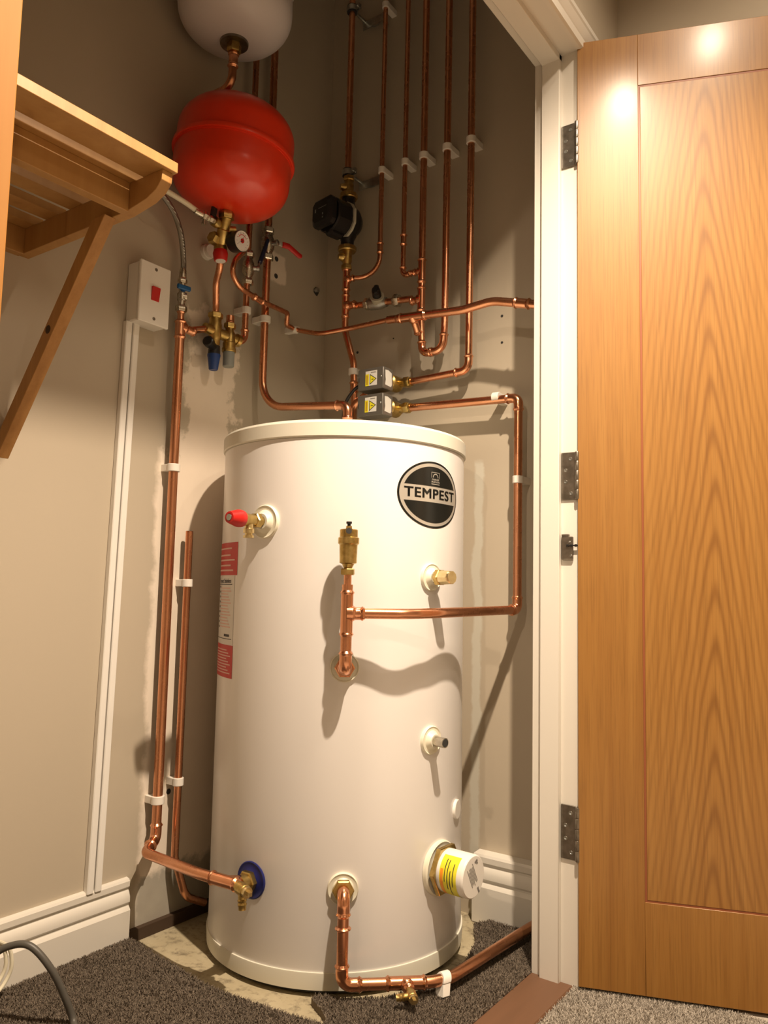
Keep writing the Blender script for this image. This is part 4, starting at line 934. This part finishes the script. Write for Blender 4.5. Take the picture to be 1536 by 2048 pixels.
build('manifold_body', b, BRASS, root)
b = B(); lathe(b, [(0.022, 0.0165), (0.030, 0.0185), (0.044, 0.0165), (0.048, 0.0145)], m2+Vector((0,0,0.004)), (0.05,0.02,-1), 24); o = build('relief_cap', b, RED, root); o['label'] = 'red relief valve cap'
b = B(); lathe(b, [(0.0481, 0.0125), (0.0492, 0.0120)], m2+Vector((0,0,0.004)), (0.05,0.02,-1), 24); build('cap_disc', b, PAPER, root)
b = B(); lathe(b, [(0, 0.006), (0.008, 0.006)], m1+Vector((0.0,-0.030,0.010)), (0,-0.2,1), 10); cbox(b, m1+Vector((0.004,-0.034,0.040)), (0.050, 0.016, 0.010), (Vector((0.05,0.12,1)).normalized(), Vector((0,1,-0.12)).normalized(), Vector((1,0,0))), 0.003); build('black_lever', b, BLACK, root)
gc = Vector((-1.3720, 1.3043, 1.6159)); gn = Vector((0.99, 0.02, -0.10)).normalized()
b = B(); lathe(b, [(-0.032, 0.006), (-0.030, 0.024), (-0.004, 0.0255), (0.0, 0.0255), (0.0, 0.0235)], gc, gn, 36); gcs = build('gauge_case', b, BLACK, root)
b = B(); lathe(b, [(-0.0015, 0.0240), (0.0008, 0.0245), (0.0020, 0.0238), (0.0008, 0.0215)], gc, gn, 36, caps=(True, False)); build('gauge_rim', b, PAPER, gcs)
b = B(); lathe(b, [(0.0008, 0.0222), (0.0012, 0.0222)], gc, gn, 36); build('gauge_dial', b, DIAL, gcs)
_, gs, gu = axes(gn)
b = B(); gq = gc+gn*0.0022; lathe(b, [(0, 0.0058), (0.0015, 0.0052)], gc+gn*0.0012, gn, 20)
def needle(a_, L_, w_): 
    d_ = gu*math.sin(math.radians(a_)) + gs*math.cos(math.radians(a_)); e_ = gn.cross(d_); b.add([gq-e_*w_, gq+d_*L_, gq+e_*w_], [(0,1,2)])
needle(110, 0.016, 0.0012)
o = build('red_pointer', b, RED, gcs)
b = B(); gq = gc+gn*0.0030; sgn = gs.dot(Vector((0,1,0)))
needle(215 if sgn > 0 else -35, 0.018, 0.0010)
for k in range(11):
    a_ = math.radians(-40+k*26); d_ = gu*math.sin(a_)+gs*math.cos(a_); e_ = gn.cross(d_); p_ = gc+gn*0.0014
    b.add([p_+d_*0.0165-e_*0.0005, p_+d_*0.0195-e_*0.0005, p_+d_*0.0195+e_*0.0005, p_+d_*0.0165+e_*0.0005], [(0,1,2,3)])
build('black_pointer', b, INK, gcs)
b = B()
for k in range(14):
    a0_, a1_ = math.radians(20+k*9), math.radians(20+(k+1)*9); V_ = lambda a_, q_: gc+gn*0.0014+(gu*math.sin(a_)+gs*math.cos(a_))*q_
    b.add([V_(a0_, 0.0135), V_(a0_, 0.0150), V_(a1_, 0.0150), V_(a1_, 0.0135)], [(0,1,2,3)])
build('dial_arc', b, LABEL_RED, gcs)
pI = [m2+Vector((0.0,0.004,-0.010)), Vector((-1.4420, 1.3011, 1.5639)), Vector((-1.4770, 1.3217, 1.5400)), Vector((xg, mA.y, mA.z+0.06)), Vector((xg, mA.y, mA.z+0.036))]
run_I, _ = run('copper pipe from the manifold relief valve down to the brass control group', pI, 0.0084, [0.05, 0.05, 0.04])
# outlet hole collar behind the manifold
b = B(); q = Vector((-1.5370, 1.3372, 1.6378)); lathe(b, [(0, 0.020), (0.010, 0.019), (0.011, 0.016), (0.020, 0.016), (0.020, 0.008)], q, (1,0,0), 24); tag(build('pipe_cover', b, CLIP_PLASTIC), 'pale plastic pipe cover ring on the wall left of the red relief cap', 'pipe cover')
# filling hose
fh = [m1+Vector((0.004,-0.030,0.006)), Vector((-1.4120, 1.2126, 1.6545)), Vector((-1.4170, 1.1708, 1.6653)), Vector((-1.4220, 1.1234, 1.6729)), Vector((-1.4270, 1.0711, 1.6796))]
root = thing('filling_hose', 'pale braided filling hose running left from the manifold behind the shelf', 'hose', fh[0])
b = B(); sweep(b, smooth_path(fh), 0.0062, 14); build('braid', b, CABLE_WHITE, root)
b = B(); dfh = (fh[1]-fh[0]).normalized(); hexn(b, fh[0]+dfh*0.006, dfh, 0.0095, 0.012); hexn(b, fh[1]-dfh*0.012, dfh, 0.0115, 0.012); lathe(b, [(0, 0.0075), (0.022, 0.007)], fh[1], dfh, 14); lathe(b, [(0, 0.004), (0.018, 0.004), (0.018, 0.0055), (0.022, 0.0055)], fh[1]-dfh*0.006, (0,-0.1,-1), 10); build('end_fitting', b, NICKEL, root)

# ------------------------------------------------------------------ pipe clips
cl = [
 (Vector((xk, yk, Vector((-1.5080, 1.2345, 1.0617)).z)), (0,0,1), 'x', r28, 'white clip on the cold feed pipe level with the cylinder lid', 'clips on the left wall'),
 (Vector((xk, yk, Vector((-1.5080, 1.2391, 0.2917)).z)), (0,0,1), 'x', r28, 'white clip low on the cold feed pipe', 'clips on the left wall'),
 (Vector((xk, yl, Vector((-1.5080, 1.2918, 0.7886)).z)), (0,0,1), 'x', 0.0090, 'white clip near the open top of the short pipe', 'clips on the left wall'),
 (Vector((xk, yl, Vector((-1.5080, 1.2864, 0.3223)).z)), (0,0,1), 'x', 0.0090, 'white clip near the foot of the short open pipe', 'clips on the left wall'),
 (GW(yH-0.004, Vector((-1.5010, 1.4552, 1.5116)).z), (0,0,1), 'x', 0.0090, 'white clip on the pipe above the brass control group elbow', 'clips on the left wall'),
 (GW(yG, Vector((-1.5010, 1.5257, 1.5078)).z), (0,0,1), 'x', r28, 'white clip on the wide pipe left of the room corner', 'clips on the left wall'),
 (BW(PBx, Vector((-1.3073, 1.7750, 1.9903)).z), (0,0,1), 'y', R15, 'white clip on the thin pipe right of the pump', 'clips on the back wall'),
 (BW(PBx, Vector((-1.3124, 1.7750, 2.5014)).z), (0,0,1), 'y', R15, 'white clip at the top edge on the thin pipe right of the pump pipe', 'clips on the back wall'),
 (BW(PCx, Vector((-1.2372, 1.7750, 1.9902)).z), (0,0,1), 'y', R15, 'white clip on the second thin ceiling pipe', 'clips on the back wall'),
 (BW(PDx, Vector((-1.1611, 1.7750, 1.9891)).z), (0,0,1), 'y', R22, 'white clip on the fourth ceiling pipe', 'clips on the back wall'),
 (BW(PEx, Vector((-1.0881, 1.7750, 1.9894)).z), (0,0,1), 'y', R22, 'white clip on the fifth ceiling pipe', 'clips on the back wall'),
 (BW(PFx, Vector((-1.0131, 1.7750, 1.9867)).z), (0,0,1), 'y', R22, 'white clip on the rightmost ceiling pipe', 'clips on the back wall'),
 (Vector((-0.8643, yb, Vector((-0.8737, 1.7750, 1.0601)).z)), (0,0,1), 'y', R22, 'white clip on the pipe right of the cylinder beside the door lining', 'clips on the back wall'),
 (Vector((-0.9254, 1.7750, 1.2742)), (1,0,0), 'y', R22, 'white clip on the horizontal pipe right of the lower zone valve', 'clips on the back wall'),
 (Vector((zA[4].x, ya, Vector((-1.3653, 1.7450, 1.3959)).z)), (0,0,1), 'y', R22, 'white clip left of the upper zone valve box', 'clips on the back wall'),
]
for c, d, w_, r_, lab_, grp in cl:
    c = Vector(c); wall = Vector((W, c.y, c.z)) if w_ == 'x' else Vector((c.x, Y, c.z))
    clip(c, d, wall, r_, lab_, grp)
c = Vector((-1.5060, 1.6488, 1.5171)); clip(c, (0.35, 0.9, 0.0), Vector((W, c.y, c.z)), R15, 'white clip where the thin pipe turns in the room corner', 'clips on the left wall')
s_ = near_s(path_r, Vector((-0.8458, 1.4167, 0.0280))); q = subpath(path_r, s_-0.002, s_+0.002); clip(q[0], q[-1]-q[0], q[0]+Vector((0.004,-0.010,-0.026)), r22, 'white clip round the floor pipe lying on the carpet', None)

# ------------------------------------------------------------------ switch, trunking, wall holes
root = thing('cooker_switch', 'white surface-mounted isolator switch with a red rocker on the left wall', 'switch', (W, 1.15, 1.38))
sy0, sy1, sz0, sz1 = 1.103, 1.188, 1.383, 1.5265; xs = W+0.047
b = B(); cbox(b, (W+0.021, 1.1465, (sz0+sz1)/2), (0.042, sy1-sy0-0.003, sz1-sz0-0.003), None, 0.003); build('back_box', b, WHITE_PLASTIC, root)
b = B(); cbox(b, (W+0.0465, 1.1465, (sz0+sz1)/2), (0.009, sy1-sy0+0.001, sz1-sz0+0.001), None, 0.002); fp = build('face_plate', b, WHITE_PLASTIC, root)
b = B(); yc_, zc_ = 1.1465+0.0, (sz0+sz1)/2; q = [Vector((W+0.0505, yc_-0.011, zc_-0.016)), Vector((W+0.0505, yc_+0.011, zc_-0.016)), Vector((W+0.0505, yc_+0.011, zc_+0.016)), Vector((W+0.0505, yc_-0.011, zc_+0.016))]
q2 = [v_+Vector((0.0012 if i < 2 else 0.006, 0, 0)) for i, v_ in enumerate(q)]
b.add(q+q2, [(4,5,6,7),(0,1,5,4),(1,2,6,5),(2,3,7,6),(3,0,4,7)]); o = build('rocker', b, RED, fp); o['label'] = 'red rocker'
for zz in (sz0+0.013, sz1-0.013):
    b = B(); lathe(b, [(0, 0.0042), (0.0008, 0.0036), (0.0008, 0.002), (0.0003, 0.0018)], (W+0.051, yc_, zz), (1,0,0), 16); build('screw', b, STEEL, fp)
for k, (ya_, yb_, za_, lab_) in enumerate(((1.103, 1.082, 0, 'left of two thin white cable trunkings running down from the switch'), (1.123, 1.102, 0, 'right of two thin white cable trunkings running down from the switch'))):
    b = B(); top_, bot_ = Vector((W+0.0075, ya_+0.005, 1.387)), Vector((W+0.0075, yb_+0.005, 0.123)); d_ = (top_-bot_); L_ = d_.length; d_.normalize()
    s_y = d_.cross(Vector((1,0,0))).normalized()
    cbox(b, (top_+bot_)/2, (L_, 0.0165, 0.015), (d_, s_y, Vector((1,0,0))), 0.0018)
    o = build('cable_trunking', b, WHITE_PLASTIC); tag(o, lab_, 'trunking', 'white mini trunking under the switch')
def plug_hole(p_, n_, r_, label, deep=False):
    b = B(); n_ = Vector(n_); lathe(b, [(0, r_*1.15), (0.0012, r_), (0.0012, r_*0.45), (0.0004, r_*0.3)], p_, n_, 16)
    tag(build('wall_plug', b, SOOT), label, 'wall plug', 'plugged screw holes')
plug_hole(Vector((-1.5370, 1.5972, 1.7144)), (1,0,0), 0.0065, 'dark plugged hole on the left wall, upper of the pair on the filler patch')
plug_hole(Vector((-1.5370, 1.5977, 1.6644)), (1,0,0), 0.0065, 'dark plugged hole on the left wall, lower of the pair on the filler patch')
plug_hole(Vector((-0.9354, 1.8210, 1.5025)), (0,-1,0), 0.0032, 'tiny screw hole just below the crossing pipe at the right')
plug_hole(Vector((-0.9348, 1.8210, 1.4313)), (0,-1,0), 0.0030, 'tiny screw hole under the crossing pipe, lower of the right pair')
plug_hole(Vector((-1.4098, 1.8210, 1.4793)), (0,-1,0), 0.0035, 'tiny screw hole in the back wall above the upper zone valve')
plug_hole(Vector((-1.2808, 1.8210, 1.5002)), (0,-1,0), 0.0018, 'pinprick hole in the back wall left of the U bend')
plug_hole(Vector((-1.5370, 1.2973, 0.2951)), (1,0,0), 0.0060, 'dark hole in the left wall beside the low clip on the short pipe')
plug_hole(Vector((-1.5370, 1.2466, 0.1778)), (1,0,0), 0.0030, 'tiny dark hole in the left wall beside the cold feed elbow')
root = thing('old_pipe_stub', 'ragged hole with a sheared metal stub in the left wall near the room corner', 'pipe stub', Vector((-1.5370, 1.7727, 1.6759)))
c = Vector((-1.5370, 1.7727, 1.6759)); b = B()
pts_ = [c + Vector((0.0006, math.cos(a_)*r_, math.sin(a_)*r_)) for a_, r_ in [(k*math.pi/8, 0.011+0.004*random.random()) for k in range(16)]]
b.add(pts_, [tuple(range(16))]); build('hole', b, SOOT, root)
b = B(); lathe(b, [(0, 0.007), (0.012, 0.007), (0.012, 0.004)], c+Vector((0,-0.003,0.002)), (1,0.1,0.1), 16); build('stub', b, ZINC, root)

# ------------------------------------------------------------------ slatted pine shelf with brace, and the upright post
shelf = thing('slatted_shelf', 'slatted pine shelf bracketed to the left wall in the upper left of the picture', 'shelf', (W, 0.4, 1.5))
SY0, SY1 = -0.20, 0.862
def spart(name, x0, x1, y0, y1, z0, z1, m, bev=0.0012):
    b = B(); bx(b, x0, x1, y0, y1, z0, z1); return build(name, b, m, shelf, bevel=bev)
spart('slat', -1.142, -1.080, SY0, SY1+0.006, 1.501, 1.520, PINE_Y)
for xf in (-1.163, -1.243, -1.323, -1.403, -1.483): spart('slat', xf-0.042, xf, SY0, SY1-0.002, 1.501, 1.518, PINE_Y)
spart('rail', -1.198, -1.178, SY0, 0.842, 1.447, 1.501, PINE_Y); spart('rail', W, W+0.02, SY0, 0.842, 1.447, 1.501, PINE_Y)
def bearer(y0, y1):
    pr = [(W, 1.501), (W, 1.449), (-1.190, 1.449), (-1.130, 1.458), (-1.105, 1.468), (-1.090, 1.483), (-1.088, 1.501)]
    b = B(); loft(b, [[Vector((x_, yy, z_)) for x_, z_ in pr] for yy in (y0, y1)]); build('bearer', b, PINE_X, shelf, bevel=0.001, angle=20)
bearer(0.842, 0.864); bearer(0.05, 0.072)
def brace(y0, y1):
    a0 = Vector((-1.225, 0, 1.449)); a1 = Vector((-1.262, 0, 1.449)); d_ = Vector((-0.300, 0, -0.405))
    q = [a0, a1, Vector((W, 0, 1.449+(W+1.262)*0.405/0.300*1.0)), Vector((W, 0, 1.449+(W+1.225)*0.405/0.300))]
    b = B(); loft(b, [[Vector((v_.x, yy, v_.z)) for v_ in q] for yy in (y0, y1)]); build('brace', b, PINE_Z, shelf, bevel=0.001, angle=20)
brace(0.826, 0.850); brace(0.05, 0.074)
b = B(); lathe(b, [(0, 0.0085), (0.0004, 0.0075)], (-1.385, 0.826, 1.262), (0,-1,0), 14); o = build('knot', b, DARKWOOD, shelf); o['label'] = 'dark knot in the brace'
px_ = -0.90; yR = Vector((-0.9000, 0.4773, 1.4921)).y
b = B(); bx(b, px_-0.045, px_, yR-0.07, yR, -0.012, 2.90); o = build('timber_post', b, PINE_POST, bevel=0.002); tag(o, 'upright pine post at the left edge of the picture in front of the slatted shelf', 'post')

# ------------------------------------------------------------------ cables at the lower left
cp = [Vector((-1.4300, 0.7860, 0.0870)), Vector((-1.4100, 0.8129, 0.1233)), Vector((-1.3900, 0.8327, 0.1388)), Vector((-1.3600, 0.8527, 0.1401)), Vector((-1.3300, 0.8751, 0.1042)), Vector((-1.3150, 0.8985, 0.0493)), Vector((-1.3000, 0.9095, 0.0050)), Vector((-1.24, 0.87, 0.012)), Vector((-1.20, 0.78, 0.012)), Vector((-1.22, 0.6, 0.012))]
b = B(); sweep(b, smooth_path(cp), 0.0062, 14); tag(build('thick_cable', b, CABLE_GREY), 'thick dark grey cable arching over the carpet in the lower left corner', 'cable')
for k, (dx_, lab_) in enumerate(((0.0, 'thin cream cable hanging in a loop against the left skirting, inner strand'), (0.010, 'thin cream cable hanging in a loop against the left skirting, outer strand'))):
    cp = [Vector((-1.5000, 0.8099, 0.1279)), Vector((-1.4950, 0.8496, 0.1215)), Vector((-1.4900, 0.8764, 0.0996)), Vector((-1.4850, 0.8837, 0.0669)), Vector((-1.4850, 0.8757, 0.0429)), Vector((-1.4800, 0.8531, 0.0262)), Vector((-1.4700, 0.8111, 0.0236))]
    cp = [q_ + Vector((0, 0.007*k if 1 < i_ < 6 else 0, -0.003*k)) + Vector((0.008*k, 0, 0)) for i_, q_ in enumerate(cp)]
    cp[-1].z = 0.01; cp[-2].z = max(cp[-2].z, 0.012)
    b = B(); sweep(b, smooth_path(cp), 0.0036, 10); tag(build('thin_cable', b, CABLE_WHITE), lab_, 'cable', 'cream cables by the skirting')

# ceiling downlights above the room (outside the frame, they light the scene)
GLOW = bpy.data.materials.new('lamp_glass'); GLOW.use_nodes = True; nt = GLOW.node_tree; nt.nodes.remove(nt.nodes['Principled BSDF'])
em = nt.nodes.new('ShaderNodeEmission'); em.inputs[0].default_value = (*WARM, 1); em.inputs[1].default_value = 30; nt.links.new(em.outputs[0], nt.nodes['Material Output'].inputs[0])
names_ = ('ceiling downlight in front of the closet doorway', 'ceiling downlight nearest the oak door', 'ceiling downlight on the right side of the room', 'ceiling downlight farthest from the oak door')
for i, ((lx_, ly_, lz_), e_, rad_, cone_, bl_) in enumerate(LAMPS):
    root = thing('ceiling_downlight', names_[i], 'ceiling light', (lx_, ly_, 2.40), 'recessed ceiling downlights')
    b = B(); lathe(b, [(0, 0.045), (0.004, 0.044), (0.005, 0.030), (0.001, 0.028)], (lx_, ly_, 2.40), (0,0,-1), 32); build('rim', b, WHITE_PAINT, root)
    b = B(); lathe(b, [(0.0012, 0.028), (0.0018, 0.026)], (lx_, ly_, 2.40), (0,0,-1), 24); build('lamp_face', b, GLOW, root)
